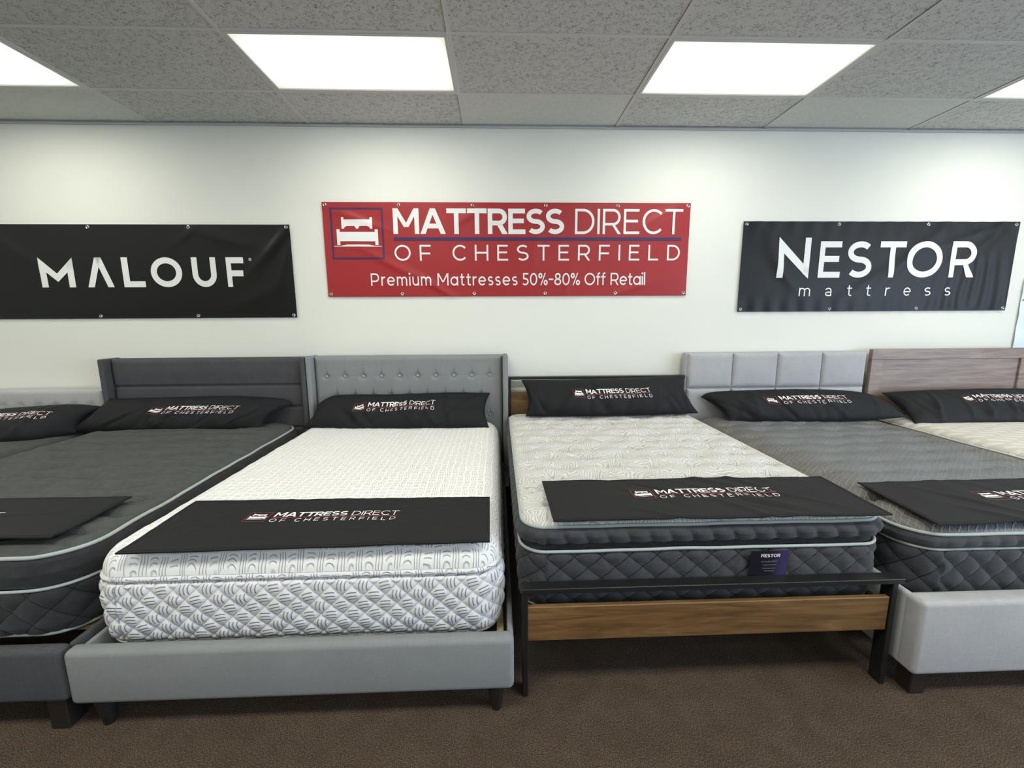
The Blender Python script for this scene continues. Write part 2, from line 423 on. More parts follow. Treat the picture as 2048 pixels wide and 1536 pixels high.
# ------------------------------------------------------------------ stroke lettering
def glyph(ch, w):
    """primitives of one letter, cap height 1; ('P', centre line) strokes or ('Q', quad)"""
    h = w / 2; Q = []
    def rect(x0, y0, x1, y1): Q.append(('Q', [(x0, y0), (x1, y0), (x1, y1), (x0, y1)]))
    def quad(*p): Q.append(('Q', list(p)))
    def arc(cx, cy, rx, ry, a0, a1):
        n = max(4, int(abs(a1 - a0) / 9)); return [(cx + rx * cos(radians(a0 + (a1 - a0) * i / n)), cy + ry * sin(radians(a0 + (a1 - a0) * i / n))) for i in range(n + 1)]
    def path(p): Q.append(('P', p))
    X = .74
    if ch == 'M':
        W = 1.05; wd = w * 1.2
        rect(0, 0, w, 1); rect(W - w, 0, W, 1)
        quad((W / 2 - wd * .42, .27), (W / 2 + wd * .42, .27), (wd * .9, 1), (0, 1)); quad((W / 2 - wd * .42, .27), (W / 2 + wd * .42, .27), (W, 1), (W - wd * .9, 1))
    elif ch == 'm_':   # pointed M of the left banner
        W = 1.10; wd = w * 1.35
        quad((0, 0), (w, 0), (w, .80), (0, 1)); quad((W - w, 0), (W, 0), (W, 1), (W - w, .80))
        quad((W / 2, .185), (W / 2, .465), (0, 1), (0, .70)); quad((W / 2, .185), (W, .70), (W, 1), (W / 2, .465))
    elif ch in 'A^':
        W = 1.04 if ch == 'A' else .94; wd = w * 1.13; c = W / 2
        quad((0, 0), (wd, 0), (c + wd * .5, 1), (c - wd * .5, 1)); quad((W - wd, 0), (W, 0), (c + wd * .5, 1), (c - wd * .5, 1))
        if ch == 'A': rect(.22, .22, W - .22, .22 + w)
    elif ch == 'T': W = .80; rect(0, 1 - w, W, 1); rect(W / 2 - h, 0, W / 2 + h, 1 - w)
    elif ch in 'RP':
        W = .80; m = .34 + h if ch == 'R' else .36; ry = (1 - h - m) / 2; cx = W - h - ry - .01
        rect(0, 0, w, 1); path([(h, 1 - h), (cx, 1 - h)] + arc(cx, (1 - h + m) / 2, ry, ry, 90, -90)[1:] + [(h, m)])
        if ch == 'R': quad((W - w * 1.15, 0), (W + .02, 0), (cx + w * .55, m), (cx - w * .65, m))
    elif ch == 'E': W = .71; rect(0, 0, w, 1); rect(w, 1 - w, W - .02, 1); rect(w, 0, W, w); rect(w, .52 - h, W - .07, .52 + h)
    elif ch == 'F': W = .72; rect(0, 0, w, 1); rect(w, 1 - w, W, 1); rect(w, .46 - h, W - .04, .46 + h)
    elif ch == 'S':
        W = .76; rx = W / 2 - h; ry = (1 - w) / 4
        path(arc(W / 2, 1 - h - ry, rx, ry, 38, 268) + arc(W / 2, h + ry, rx, ry, 90, -142)[1:])
    elif ch == 'D':
        W = .86; cx = W - .5; rect(0, 0, w, 1)
        path([(h, 1 - h), (cx, 1 - h)] + arc(cx, .5, .5 - h, .5 - h, 90, -90)[1:] + [(h, h)])
    elif ch == 'I': W = w; rect(0, 0, w, 1)
    elif ch == 'C': W = .87; path(arc(.5, .5, .5 - h, .5 - h, 42, 318))
    elif ch == 'O': W = 1.04; path(arc(W / 2, .5, W / 2 - h, .5 - h, 0, 360))
    elif ch == 'H': W = .88; rect(0, 0, w, 1); rect(W - w, 0, W, 1); rect(w, .5 - h, W - w, .5 + h)
    elif ch == 'L': W = .68; rect(0, 0, w, 1); rect(w, 0, W, w)
    elif ch == 'U':
        W = .86; r = W / 2 - h; path([(h, 1), (h, h + r)] + arc(W / 2, h + r, r, r, 180, 360)[1:] + [(W - h, 1)])
    elif ch == 'N':   # tall pointed N
        W = .90; rect(0, 0, w, .92); rect(W - w, .10, W, 1.10)
        quad((0, 1.12), (0, .83), (W, -.03), (W, .22))
    # lower case
    elif ch == 'm':
        r = .215; W = 4 * r + w; rect(0, 0, w, X)
        for k in (0, 1):
            cx = h + r + 2 * r * k; path(arc(cx, X - h - r, r, r, 180, 0) + [(cx + r, 0)])
    elif ch == 'r': W = .36; rect(0, 0, w, X); path(arc(h + .25, X - h - .25, .25, .25, 180, 75))
    elif ch == 'e': W = X; r = X / 2 - h; path(arc(X / 2, X / 2, r, r, 0, 318)); rect(h, X / 2 - h, X - h, X / 2 + h * .9)
    elif ch == 'i': W = w; rect(0, 0, w, X); rect(-.01, .88, w + .01, .88 + w + .02)
    elif ch == 'u': r = .25; W = 2 * r + w; path([(h, X), (h, h + r)] + arc(h + r, h + r, r, r, 180, 360)[1:]); rect(W - w, 0, W, X)
    elif ch == 'a': W = X; r = X / 2 - h; path(arc(X / 2, X / 2, r, r, 0, 360)); rect(W - w, 0, W, X)
    elif ch == 'a2':
        W = .56; rect(W - w, 0, W, .48); path(arc(W / 2 - .02, X - h - .24, .25, .24, 0, 155)); path(arc(.2 + h, .20, .2, .2 - h, 90, 270) + [(W - h, h)]); path([(.2 + h, .40 - h), (W - h, .40 - h)])
    elif ch == 't': W = .42; rect(.12, .1, .12 + w, .96); rect(0, X - w, W, X); path([(.12 + h, .16)] + arc(.12 + h + .13, h + .13, .13, .13, 180, 270) + [(W, h)])
    elif ch == 's':
        W = .52; rx = W / 2 - h; ry = (X - w) / 4
        path(arc(W / 2, X - h - ry, rx, ry, 38, 268) + arc(W / 2, h + ry, rx, ry, 90, -142)[1:])
    elif ch == 'f': W = .42; rect(.12, 0, .12 + w, .84); rect(0, X - w, W, X); path(arc(.12 + h + .17, .86, .17, .18 - h, 180, 80))
    elif ch == 'l': W = w; rect(0, 0, w, 1.05)
    elif ch == '5':
        W = .66; rect(.10, 1 - w, W - .05, 1); rect(.10, .52, .10 + w, 1); path([(.10 + h, .60 - h)] + arc(.30, .30, .34 - h, .30 - h, 92, -140))
    elif ch == '0': W = .72; path(arc(W / 2, .5, W / 2 - h, .5 - h, 0, 360))
    elif ch == '8': W = .68; path(arc(W / 2, .75 - h * .3, .27 - h, .25 - h * .7, 0, 360)); path(arc(W / 2, .28, W / 2 - h, .28 - h, 0, 360))
    elif ch == '%':
        W = .92; hw = w * .8; path(arc(.20, .78, .20 - h, .22 - h, 0, 360)); path(arc(W - .20, .22, .20 - h, .22 - h, 0, 360))
        quad((.20, 0), (.20 + hw, 0), (W - .20, 1), (W - .20 - hw, 1))
    elif ch == '-': W = .44; rect(0, .42, W, .42 + w)
    else: W = .3
    return W, Q

def put_prims(b, prims, w, ox, oy, sx, sy, fn, mi=0, maxlen=.02, fixsx=None):
    """lay letter primitives on a surface fn(x, y) -> point"""
    for kind, p in prims:
        if kind == 'Q':
            q = [(ox + x * sx, oy + y * sy) for x, y in p]
            L1 = max(math.hypot(q[1][0] - q[0][0], q[1][1] - q[0][1]), math.hypot(q[2][0] - q[3][0], q[2][1] - q[3][1]))
            L2 = max(math.hypot(q[3][0] - q[0][0], q[3][1] - q[0][1]), math.hypot(q[2][0] - q[1][0], q[2][1] - q[1][1]))
            n1 = max(1, int(L1 / maxlen)); n2 = max(1, int(L2 / maxlen))
            def f(u, v): 
                x = (q[0][0] * (1 - u) + q[1][0] * u) * (1 - v) + (q[3][0] * (1 - u) + q[2][0] * u) * v
                y = (q[0][1] * (1 - u) + q[1][1] * u) * (1 - v) + (q[3][1] * (1 - u) + q[2][1] * u) * v
                return fn(x, y)
            b.grid(f, lin(0, 1, n1 + 1), lin(0, 1, n2 + 1), None, mi)
        else:
            pp = [p[0]]
            for a, c in zip(p, p[1:]):
                k = max(1, int(math.hypot((c[0] - a[0]) * sx, (c[1] - a[1]) * sy) / maxlen))
                pp += [(a[0] + (c[0] - a[0]) * i / k, a[1] + (c[1] - a[1]) * i / k) for i in range(1, k + 1)]
            p = pp; hw = w / 2; n = len(p); A = []
            cl = math.hypot(p[0][0] - p[-1][0], p[0][1] - p[-1][1]) < 1e-6
            for i in range(n):
                a = p[i - 1] if i > 0 else (p[-2] if cl else p[0]); c = p[i + 1] if i < n - 1 else (p[1] if cl else p[-1])
                dx, dy = c[0] - a[0], c[1] - a[1]; d = math.hypot(dx, dy) or 1
                A.append((-dy / d * hw, dx / d * hw))
            P = []; F = []
            for i in range(n):
                for sg in (-1, -.5, 0, .5, 1): P.append(fn(ox + (p[i][0] + sg * A[i][0]) * sx, oy + (p[i][1] + sg * A[i][1]) * sy))
            for i in range(n - 1):
                for k in range(4): F.append((5 * i + k, 5 * i + 5 + k, 5 * i + 6 + k, 5 * i + 1 + k))
            b.add(P, F, None, mi)

def text(b, st, x0, x1, y0, H, w, fn, mi=0, gap=None, maxlen=.02, xs=1.0):
    """one line; letter gaps are solved so that it spans x0..x1"""
    G = [(c, *glyph(c, w)) for c in st]
    tot = 0
    for c, W, q in G: tot += (0 if c == ' ' else W) * H * xs
    nsp = st.count(' '); ng = len(st) - 1 - 2 * nsp
    SPW = 2.6 if gap is None else gap
    g = (x1 - x0 - tot) / (ng + nsp * (SPW))
    x = x0
    for i, (c, W, q) in enumerate(G):
        if c == ' ': x += g * (SPW - 1); continue
        put_prims(b, q, w, x, y0, H * xs, H, fn, mi, maxlen)
        x += W * H * xs + g

def letter(b, ch, x0, x1, y0, H, w, fn, mi=0, maxlen=.012):
    W, q = glyph(ch, w); put_prims(b, q, w, x0, y0, (x1 - x0) / W, H, fn, mi, maxlen)

def rq(x0, y0, x1, y1): return ('Q', [(x0, y0), (x1, y0), (x1, y1), (x0, y1)])

def logo(fn, sc, thin, parts, parent, mats):
    """the shop logo; local metres measured on the red banner, x from the first M, y from the letters' foot"""
    f = lambda x, y: fn((x - .95) * sc, (y - .0) * sc)
    ml = .006 / sc if sc < .5 else .012
    b = B()
    text(b, 'MATTRESS', 0, 1.405, 0, .200, .185, f, 0, None, ml)
    text(b, 'DIRECT', 1.495, 2.40, 0, .200, .105, f, 0, None, ml, .94)
    text(b, 'OF CHESTERFIELD', 0, 2.39, -.213, .127, .115, f, 0, 2.4, ml)
    b.obj('lettering', mats[0], parent, True)
    b = B()
    W, H = .425, .405; ex, ey = -.506, -.2; lw = .014
    fr = [rq(ex, ey, ex + W, ey + lw), rq(ex, ey + H - lw, ex + W, ey + H), rq(ex, ey + lw, ex + lw, ey + H - lw), rq(ex + W - lw, ey + lw, ex + W, ey + H - lw)]
    put_prims(b, fr, 1, 0, 0, 1, 1, f, 0, ml)
    put_prims(b, [rq(0, -.052, 2.395, -.026)], 1, 0, 0, 1, 1, f, 0, ml)
    b.obj('logo_frame', mats[1], parent, True)
    b = B()
    ic = []
    # headboard with two posts and a scalloped foot
    ic += [rq(.105, .262, .32, .312), rq(.088, .240, .108, .330), rq(.317, .240, .337, .330),
           ('Q', [(.108, .262), (.108, .246), (.116, .255), (.132, .262)]), ('Q', [(.317, .262), (.293, .262), (.309, .255), (.317, .246)]),
           ('Q', [(.206, .240), (.219, .240), (.234, .263), (.191, .263)])]
    # footboard, its posts, the ground line
    ic += [rq(.068, .142, .357, .216), rq(.046, .112, .071, .236), rq(.354, .112, .379, .236)]
    ic += [('Q', [(.02, .100), (.405, .100), (.405, .104), (.02, .104)]), ('Q', [(.06, .103), (.365, .103), (.30, .116), (.125, .116)])]
    put_prims(b, [(k, [(ex + x, ey + y) for x, y in p]) for k, p in ic], 1, 0, 0, 1, 1, f, 0, ml)
    b.obj('emblem', mats[0], parent, True)

# ------------------------------------------------------------------ the room
def struct(name, b, m, smooth=False, parent=None): return b.obj(name, m, parent, smooth, 40, 'structure' if parent is None else None)
b = B(); b.box((X_L, Y_F, -.1), (X_R, WALL_Y, 0)); struct('floor', b, M['carpet'])
b = B(); b.box((X_L - .12, WALL_Y, -.1), (X_R + .12, WALL_Y + .12, CEIL_Z + .3)); struct('wall_back', b, M['wall'])
b = B(); b.box((X_L - .12, Y_F, -.1), (X_L, WALL_Y, CEIL_Z + .3)); struct('wall_left', b, M['wall'])
b = B(); b.box((X_L - .12, Y_F - .12, -.1), (X_R + .12, Y_F, CEIL_Z + .3)); struct('wall_front', b, M['wall'])
b = B(); y0, y1, z0, z1 = WIN
b.box((X_R, Y_F, -.1), (X_R + .12, y0, CEIL_Z + .3)); b.box((X_R, y1, -.1), (X_R + .12, WALL_Y, CEIL_Z + .3))
b.box((X_R, y0, -.1), (X_R + .12, y1, z0)); b.box((X_R, y0, z1), (X_R + .12, y1, CEIL_Z + .3)); struct('wall_right', b, M['wall'])
b = B()
for yy in lin(y0, y1, 4): b.box((X_R + .02, yy - .03, z0), (X_R + .10, yy + .03, z1))
for zz in (z0, z1): b.box((X_R + .02, y0, zz - .03), (X_R + .10, y1, zz + .03))
struct('window_1', b, M['black_metal'])

lights_cells = {(-2, 0), (0, 0), (2, 0), (4, 0)}
b = B()
for c in range(-5, 8):
    for r in range(-1, 16):
        if (c, r) in lights_cells: continue
        x0 = max(X_L, TX0 + c * TXW); x1 = min(X_R, x0 + TXW) if x0 > X_L else TX0 + (c + 1) * TXW
        y1 = ROW0 - r * TYW if r >= 0 else WALL_Y; y0 = max(Y_F, ROW0 - (r + 1) * TYW)
        if x1 <= x0 or y1 <= y0: continue
        fine = 1 if (c, r) in {(-2, -1), (1, -1), (3, -1)} else 0
        tilt = .0015 * random.uniform(-1, 1)
        b.add([(x0, y0, CEIL_Z), (x0, y1, CEIL_Z), (x1, y1, CEIL_Z), (x1, y0, CEIL_Z)], [(0, 1, 2, 3)], None, fine)
ceil = struct('ceiling', b, [M['tile'], M['tile_fine']])
b = B(); gz0, gz1 = CEIL_Z - .004, CEIL_Z + .002
for c in range(-4, 8):
    x = TX0 + c * TXW; b.box((x - .012, Y_F, gz0), (x + .012, WALL_Y, gz1))
for r in range(0, 15):
    y = ROW0 - r * TYW
    for c in range(-5, 8):
        xa = max(X_L, TX0 + c * TXW + .012); xb = min(X_R, TX0 + (c + 1) * TXW - .012)
        if xb > xa: b.box((xa, y - .012, gz0 + .001), (xb, y + .012, gz1))
g = b.obj('ceiling_grid', M['grid'], ceil, False)
b = B()   # the dark reveals beside the tees
for c in range(-4, 8):
    x = TX0 + c * TXW
    for s in (-1,):
        b.box((x + s * .012 - .0025, Y_F, CEIL_Z - .001), (x + s * .012 + .0005, WALL_Y, CEIL_Z + .001))
for r in range(0, 15):
    y = ROW0 - r * TYW; b.box((X_L, y + .0115, CEIL_Z - .001), (X_R, y + .0145, CEIL_Z + .001))
b.obj('tile_reveal', M['gap'], ceil, False)
b = B(); b.box((X_L, WALL_Y - .022, CEIL_Z - .020), (X_R, WALL_Y, CEIL_Z - .016)); b.box((X_L, WALL_Y - .003, CEIL_Z - .020), (X_R, WALL_Y, CEIL_Z))
struct('trim_1', b, M['grid'])

def diff_mat():
    t = NT('prismatic_lens'); tc = t.n('ShaderNodeTexCoord'); sp = t.n('ShaderNodeSeparateXYZ'); t.lk(tc.outputs['UV'], sp.inputs[0])
    # two tubes behind the lens: bright in the middle, fading to its rim
    ax = t.m_('SUBTRACT', 1.0, t.m_('POWER', t.m_('ABSOLUTE', sp.outputs[0]), 4.0))
    ay = t.m_('SUBTRACT', 1.0, t.m_('POWER', t.m_('ABSOLUTE', sp.outputs[1]), 2.0))
    f = t.m_('POWER', t.m_('MAXIMUM', t.m_('MULTIPLY', ax, ay), 0.0), 1.7)
    t.col((.85, .85, .8)); t.put(t.b.inputs['Emission Color'], (*LAMP_COL, 1))
    t.put(t.b.inputs['Emission Strength'], t.m_('ADD', t.m_('MULTIPLY', f, LAMP_E * 2.0), .60)); t.set(Roughness=.4)
    return t.m
M['lens'] = diff_mat()
labs = {-2: 'leftmost lit ceiling panel, cut off by the left edge of the photo', 0: 'lit ceiling panel above the gap between the left black banner and the red banner',
        2: 'lit ceiling panel above the right end of the red banner', 4: 'rightmost lit ceiling panel, only a corner showing at the right edge'}
for c, r in sorted(lights_cells):
    x0, x1 = TX0 + c * TXW + .012, TX0 + (c + 1) * TXW - .012; y1, y0 = ROW0 - .012, ROW0 - TYW + .012
    L = thing('ceiling_light', labs[c], 'ceiling light', ((x0 + x1) / 2, (y0 + y1) / 2, CEIL_Z), 'lit panels in the tiled ceiling')
    b = B(); w = .018
    b.box((x0, y0, CEIL_Z - .006), (x1, y0 + w, CEIL_Z + .004), .001, 1); b.box((x0, y1 - w, CEIL_Z - .006), (x1, y1, CEIL_Z + .004), .001, 1)
    b.box((x0, y0 + w, CEIL_Z - .006), (x0 + w, y1 - w, CEIL_Z + .004), .001, 1); b.box((x1 - w, y0 + w, CEIL_Z - .006), (x1, y1 - w, CEIL_Z + .004), .001, 1)
    b.obj('frame', M['grid'], L, False)
    b = B(); xc, yc, hx, hy = (x0 + x1) / 2, (y0 + y1) / 2, (x1 - x0) / 2 - w, (y1 - y0) / 2 - w
    b.grid(lambda u, v: (xc + u * hx, yc + v * hy, CEIL_Z + .001), lin(-1, 1, 9), lin(-1, 1, 5), lambda u, v: (u, v), 0, True)
    b.obj('diffuser', M['lens'], L, False)
    b = B(); b.box((x0, y0, CEIL_Z + .01), (x1, y1, CEIL_Z + .12)); b.obj('housing', M['grid'], L, False)

# ------------------------------------------------------------------ banners
def grommets(parent, pts, surf, y_off=.0):
    for (x, z) in pts:
        p = surf(x, z); b = B()
        b.lathe([(.0075, -.001), (.0080, .002), (.0105, .0034), (.0130, .0024), (.0145, -.001)], (p[0], p[1] - .0005, p[2]), 'y', 16)
        g = b.obj('grommet', M['brass'], parent)
        b = B(); b.lathe([(.0074, -.001), (.0074, .0008)], (p[0], p[1] - .0005, p[2]), 'y', 12); b.obj('eyelet', M['hole'], g)

def banner(name, label, x0, x1, z0, z1, mat, disp, cat='banner'):
    T = thing(name, label, cat, ((x0 + x1) / 2, WALL_Y, z0))
    surf = lambda x, z: (x, WALL_Y - .010 - disp((x - x0) / (x1 - x0), (z - z0) / (z1 - z0), x, z), z)
    b = B(); nx, nzz = int((x1 - x0) / .010), int((z1 - z0) / .010)
    b.grid(surf, lin(x0, x1, nx), lin(z0, z1, nzz))
    # turned hem: rim with a back
    rim = [surf(x, z0) for x in lin(x0, x1, nx)] + [surf(x1, z) for z in lin(z0, z1, nzz)[1:]] + [surf(x, z1) for x in lin(x1, x0, nx)[1:]] + [surf(x0, z) for z in lin(z1, z0, nzz)[1:-1]]
    n = len(rim); b.add(rim + [(p[0], p[1] + .003, p[2]) for p in rim], [(i, i + n, (i + 1) % n + n, (i + 1) % n) for i in range(n)])
    b.obj('vinyl_sheet', mat, T)
    f = lambda x, z: (surf(x, z)[0], surf(x, z)[1] - .0028, z)
    return T, surf, f

def fold(u, v, cu, cv, ang, wid, ln, amp):
    """one crease of the given direction"""
    dx, dy = u - cu, v - cv; ca, sa = cos(ang), sin(ang)
    a = dx * ca + dy * sa; p = -dx * sa + dy * ca
    return amp * exp(-(p / wid) ** 2) * exp(-(a / ln) ** 2)

# red shop banner
def d_red(u, v, x, z):
    d = .002 + .0012 * sin(x * 5 + z * 7) + .0012 * nz(x * 3, z * 4)
    for (cx, cz, a, w, l, m) in ((-1.15, 2.33, -.35, .03, .25, .004), (-.2, 2.36, .5, .03, .16, .003), (-.9, 1.98, -.5, .03, .3, .003), (-.5, 1.78, -.55, .025, .2, .004), (1.35, 2.33, .5, .04, .2, .004), (1.2, 1.78, .35, .03, .2, .003), (.3, 2.0, 1.4, .04, .3, .002), (.6, 1.8, 1.3, .03, .2, .002)):
        d += fold(x, z, cx, cz, a, w, l, m * 2.2)
    return d
T, surf, f = banner('wall_banner', 'large red vinyl banner with white lettering and a bed emblem, centre of wall', -1.405, 1.622, 1.703, 2.455, M['red_vinyl'], d_red)
logo(lambda x, y: f(-.84 + .95 + x, 2.207 + y), 1.0, 0, None, T, (M['banner_white'], M['navy']))
for st, xa, xb, gp in (('Premium Mattresses', -1.045, .176, 3.2), ('50%-80%', .214, .706, 3.2), ('Off Retail', .744, 1.262, 5.5)):
    b = B(); text(b, st, xa, xb, 1.792, .101, .125, f, 0, gp, .010, .86); b.obj('slogan', M['banner_white'], T)
grommets(T, [(x, 2.432) for x in (-1.38, -.79, -.19, .41, 1.01, 1.598)] + [(x, 1.727) for x in (-1.38, -.79, -.19, .41, 1.01, 1.598)], surf)

# left black banner
def d_left(u, v, x, z):
    d = .002 + .001 * nz(x * 3, z * 3, 3)
    for (cx, cz, a, w, l, m) in ((-1.80, 2.12, .9, .035, .2, .008), (-1.86, 2.08, .8, .03, .25, .006), (-2.2, 2.17, -.25, .05, .25, .005), (-1.75, 1.95, 1.2, .03, .2, .004), (-3.9, 2.1, -.6, .05, .3, .006), (-2.0, 1.70, .4, .06, .3, .003), (-2.5, 2.2, .6, .03, .15, .003)):
        d += fold(x, z, cx, cz, a, w, l, m)
    return d
T, surf, f = banner('wall_banner', 'black vinyl banner left of the red one, a single row of wide white capitals', -4.105, -1.676, 1.536, 2.279, M['black_vinyl'], d_left)
def wx(px, py):   # photo pixel -> wall metres (used once, to read off letter positions)
    a, bb = (px - 1024) / F_PX, (768 - py) / F_PX
    d = _F + _R * a + _U2 * bb; k = (WALL_Y - .012) / d.y
    return d.x * k, d.z * k + CAM_H
b = B()
for ch, a, c in (('m_', 258, 475), ('^', 553, 723), ('L', 786, 925), ('O', 968, 1167), ('U', 1233, 1387), ('F', 1453, 1565)):
    letter(b, ch, wx(a / 3.2, 545)[0], wx(c / 3.2, 545)[0], 1.787, .236, .20 if ch != 'm_' else .21, f)
xr, zr = wx(1601 / 3.2, 519)
put_prims(b, [('P', [(.5 + .42 * cos(k * pi / 8), .5 + .42 * sin(k * pi / 8)) for k in range(17)])], .12, xr - .012, zr - .012, .024, .024, f)
put_prims(b, glyph('R', .2)[1], .2, xr - .004, zr - .005, .010, .010, f)
b.obj('lettering', M['banner_white'], T)
grommets(T, [(x, 2.258) for x in (-4.08, -3.262, -2.476, -1.70)] + [(x, 1.555) for x in (-4.08, -3.265, -2.48, -1.70)], surf)

# right black banner
def d_right(u, v, x, z):
    d = .003 + .001 * nz(x * 3, z * 3, 7)
    for (cx, cz, a, w, l, m) in ((2.35, 2.1, -1.05, .05, .3, .008), (2.45, 1.9, -.8, .05, .3, .006), (3.55, 2.0, .75, .05, .45, .010), (3.2, 1.8, .6, .05, .3, .006), (4.25, 2.15, .8, .05, .3, .010), (4.1, 2.2, .35, .03, .3, .005)):
        d += fold(x, z, cx, cz, a, w, l, m)
    d += .0035 * sin(x * 55 + 6 * nz(x * 2, z * 2)) * sstep(.55, .9, u) * sstep(.75, .45, v) * sstep(0, .06, v)
    d += .0025 * sin(x * 42 + 2) * sstep(.25, .02, v) + .0025 * sin(x * 38) * sstep(.75, .98, v)
    return d
T, surf, f = banner('wall_banner', 'wrinkled black vinyl banner right of the red one, two rows of white letters', 2.084, 4.507, 1.562, 2.312, M['black_vinyl'], d_right)
b = B()
for ch, a, c in (('N', 388, 604), ('E', 668, 816), ('S', 857, 1025), ('T', 1070, 1244), ('O', 1253, 1498), ('R', 1552, 1718)):
    letter(b, ch, wx(1440 + a / 3.368, 515)[0], wx(1440 + c / 3.368, 515)[0], 1.848, .302, .165, f)
b.obj('lettering', M['banner_white'], T)
b = B()
for ch, a, c in (('m', 527, 604), ('a2', 706, 748), ('t', 851, 881), ('t', 976, 1008), ('r', 1108, 1138), ('e', 1232, 1280), ('s', 1372, 1416), ('s', 1507, 1550)):
    b = B(); letter(b, ch, wx(1440 + a / 3.368, 585)[0], wx(1440 + c / 3.368, 585)[0], 1.693, .095, .10, f); b.obj('letter', M['banner_white'], T)
grommets(T, [(x, 2.290) for x in (2.11, 2.91, 3.692, 4.475)] + [(x, 1.584) for x in (2.11, 2.905, 3.69, 4.48)], surf)

# pale banner at the right edge
T, surf, f = banner('wall_banner', 'pale blue-white banner at the right edge of the photo above the brown wooden headboard', 4.645, 5.9, 1.05, 1.83, M['paper'], lambda u, v, x, z: .003 + .003 * nz(x * 4, z * 5) + .002 * sin(z * 30))
grommets(T, [(4.668, 1.655)], surf)

# ------------------------------------------------------------------ beds
def uph_box(name, lo, hi, mat, parent, bev=.015, seg=4):
    b = B(); b.box(lo, hi, bev, seg); return b.obj(name, mat, parent, True, 60)

def leg_round(parent, x, y, z1, r0=.022, r1=.032, mat=None):
    b = B(); b.lathe([(r0 * .9, 0), (r0, .004), (r1, z1 - .02), (r1 * 1.05, z1)], (x, y, 0), 'z', 16); b.obj('leg', mat or M['dark_leg'], parent)

def slats(parent, x0, x1, y0, y1, z, n, mat):
    for y in lin(y0, y1, n):
        b = B(); b.box((x0, y - .034, z - .018), (x1, y + .034, z), .002, 1)
        s = b.obj('slat', mat, parent, False)
        for xx in (x0 + .04, x1 - .04):
            b = B(); b.lathe([(.0052, -.001), (.0052, .0006)], (xx, y, z), 'z', 10); b.obj('bolt_hole', M['hole'], s)

def padded(fn_disp, x0, x1, z0, z1, yf, yb, nx, nzz):
    """padded panel facing the room: front grid with a rolled rim and a flat back"""
    b = B(); R = .035
    def P(x, z):
        d = min(x - x0, x1 - x, z - z0, z1 - z)
        k = sqrt(max(0, 1 - (1 - min(d / R, 1)) ** 2))
        return (x, yf + R * .75 * (1 - k) - fn_disp(x, z) * k, z)
    xs = [x0 + (x1 - x0) * i / nx for i in range(nx + 1)]; zs = [z0 + (z1 - z0) * i / nzz for i in range(nzz + 1)]
    xs = sorted(set(xs + [x0 + R * q for q in (.04, .12, .25, .5)] + [x1 - R * q for q in (.04, .12, .25, .5)]))
    zs = sorted(set(zs + [z0 + R * q for q in (.04, .12, .25, .5)] + [z1 - R * q for q in (.04, .12, .25, .5)]))
    b.grid(P, xs, zs)
    rim = [P(x, z0) for x in xs] + [P(x1, z) for z in zs[1:]] + [P(x, z1) for x in xs[::-1][1:]] + [P(x0, z) for z in zs[::-1][1:-1]]
    n = len(rim); b.add(rim + [(p[0], yb, p[2]) for p in rim], [(i, i + n, (i + 1) % n + n, (i + 1) % n) for i in range(n)] + [tuple(range(n, 2 * n))])
    return b

HB = 3.50
# --- bed with the pale tufted headboard, far left
T = thing('bed', 'bed with a low pale grey tufted headboard, cut off at the left edge', 'bed', (-4.07, 2.5, 0))
tu = [(x, z) for k, z in enumerate((.825, .67)) for x in lin(-4.75 + .07 * k, -3.35 - .07 * k, 11 - k)]
def d1(x, z): return .012 - sum(.014 * exp(-((x - a) ** 2 + (z - c) ** 2) / .0009) for a, c in tu if abs(x - a) < .12)
padded(d1, -4.87, -3.245, .30, .962, HB, 3.59, 110, 44).obj('headboard', M['grey_pale'], T, True, None)
for a, c in tu:
    b = B(); b.lathe([(.012, -.008), (.010, -.001), (.004, .0015), (.001, .002)], (a, HB - .002, c), 'y', 12); b.obj('button', M['grey_pale'], T)
for x0, x1 in ((-4.87, -4.82), (-3.30, -3.25)): uph_box('side_rail', (x0, 1.46, .12), (x1, 3.5, .33), M['grey_pale'], T)
uph_box('footboard', (-4.87, 1.40, .12), (-3.25, 1.46, .34), M['grey_pale'], T)
for x in (-4.8, -3.33):
    for y in (1.45, 3.44): leg_round(T, x, y, .122)
slats(T, -4.82, -3.30, 1.6, 3.4, .285, 9, M['pine'])

# --- charcoal wing bed
T = thing('bed', 'charcoal upholstered bed with channelled wing headboard, left of the white mattress', 'bed', (-2.39, 2.5, 0))
def d2(x, z):
    d = .018
    for c in (.982, .80, .62): d -= .020 * exp(-((z - c) / .009) ** 2)
    for q in ((1.21 + .982) / 2, (.982 + .80) / 2): d += .006 * exp(-((z - q) / .07) ** 2)
    return d + .0012 * nz(x * 9, z * 9)
padded(d2, -3.146, -1.607, .25, 1.208, HB, 3.59, 80, 130).obj('headboard', M['charcoal'], T, True, None)
uph_box('wing', (-3.188, 3.42, .25), (-3.148, 3.60, 1.213), M['charcoal'], T, .012)
uph_box('wing', (-1.606, 3.42, .25), (-1.566, 3.60, 1.213), M['charcoal'], T, .012)
uph_box('footboard', (-3.20, 1.398, .122), (-1.602, 1.452, .338), M['charcoal'], T, .022)
uph_box('side_rail', (-3.20, 1.452, .122), (-3.155, 3.49, .335), M['charcoal'], T, .014)
uph_box('side_rail', (-1.626, 1.452, .122), (-1.602, 3.42, .325), M['charcoal'], T, .014)
b = B(); b.box((-3.155, 1.465, .20), (-3.12, 3.48, .232)); b.obj('ledger', M['pine'], T, False)
b = B(); b.box((-1.68, 1.465, .20), (-1.645, 3.48, .232)); b.obj('ledger', M['pine'], T, False)
slats(T, -3.15, -1.645, 1.625, 3.40, .288, 10, M['pine'])
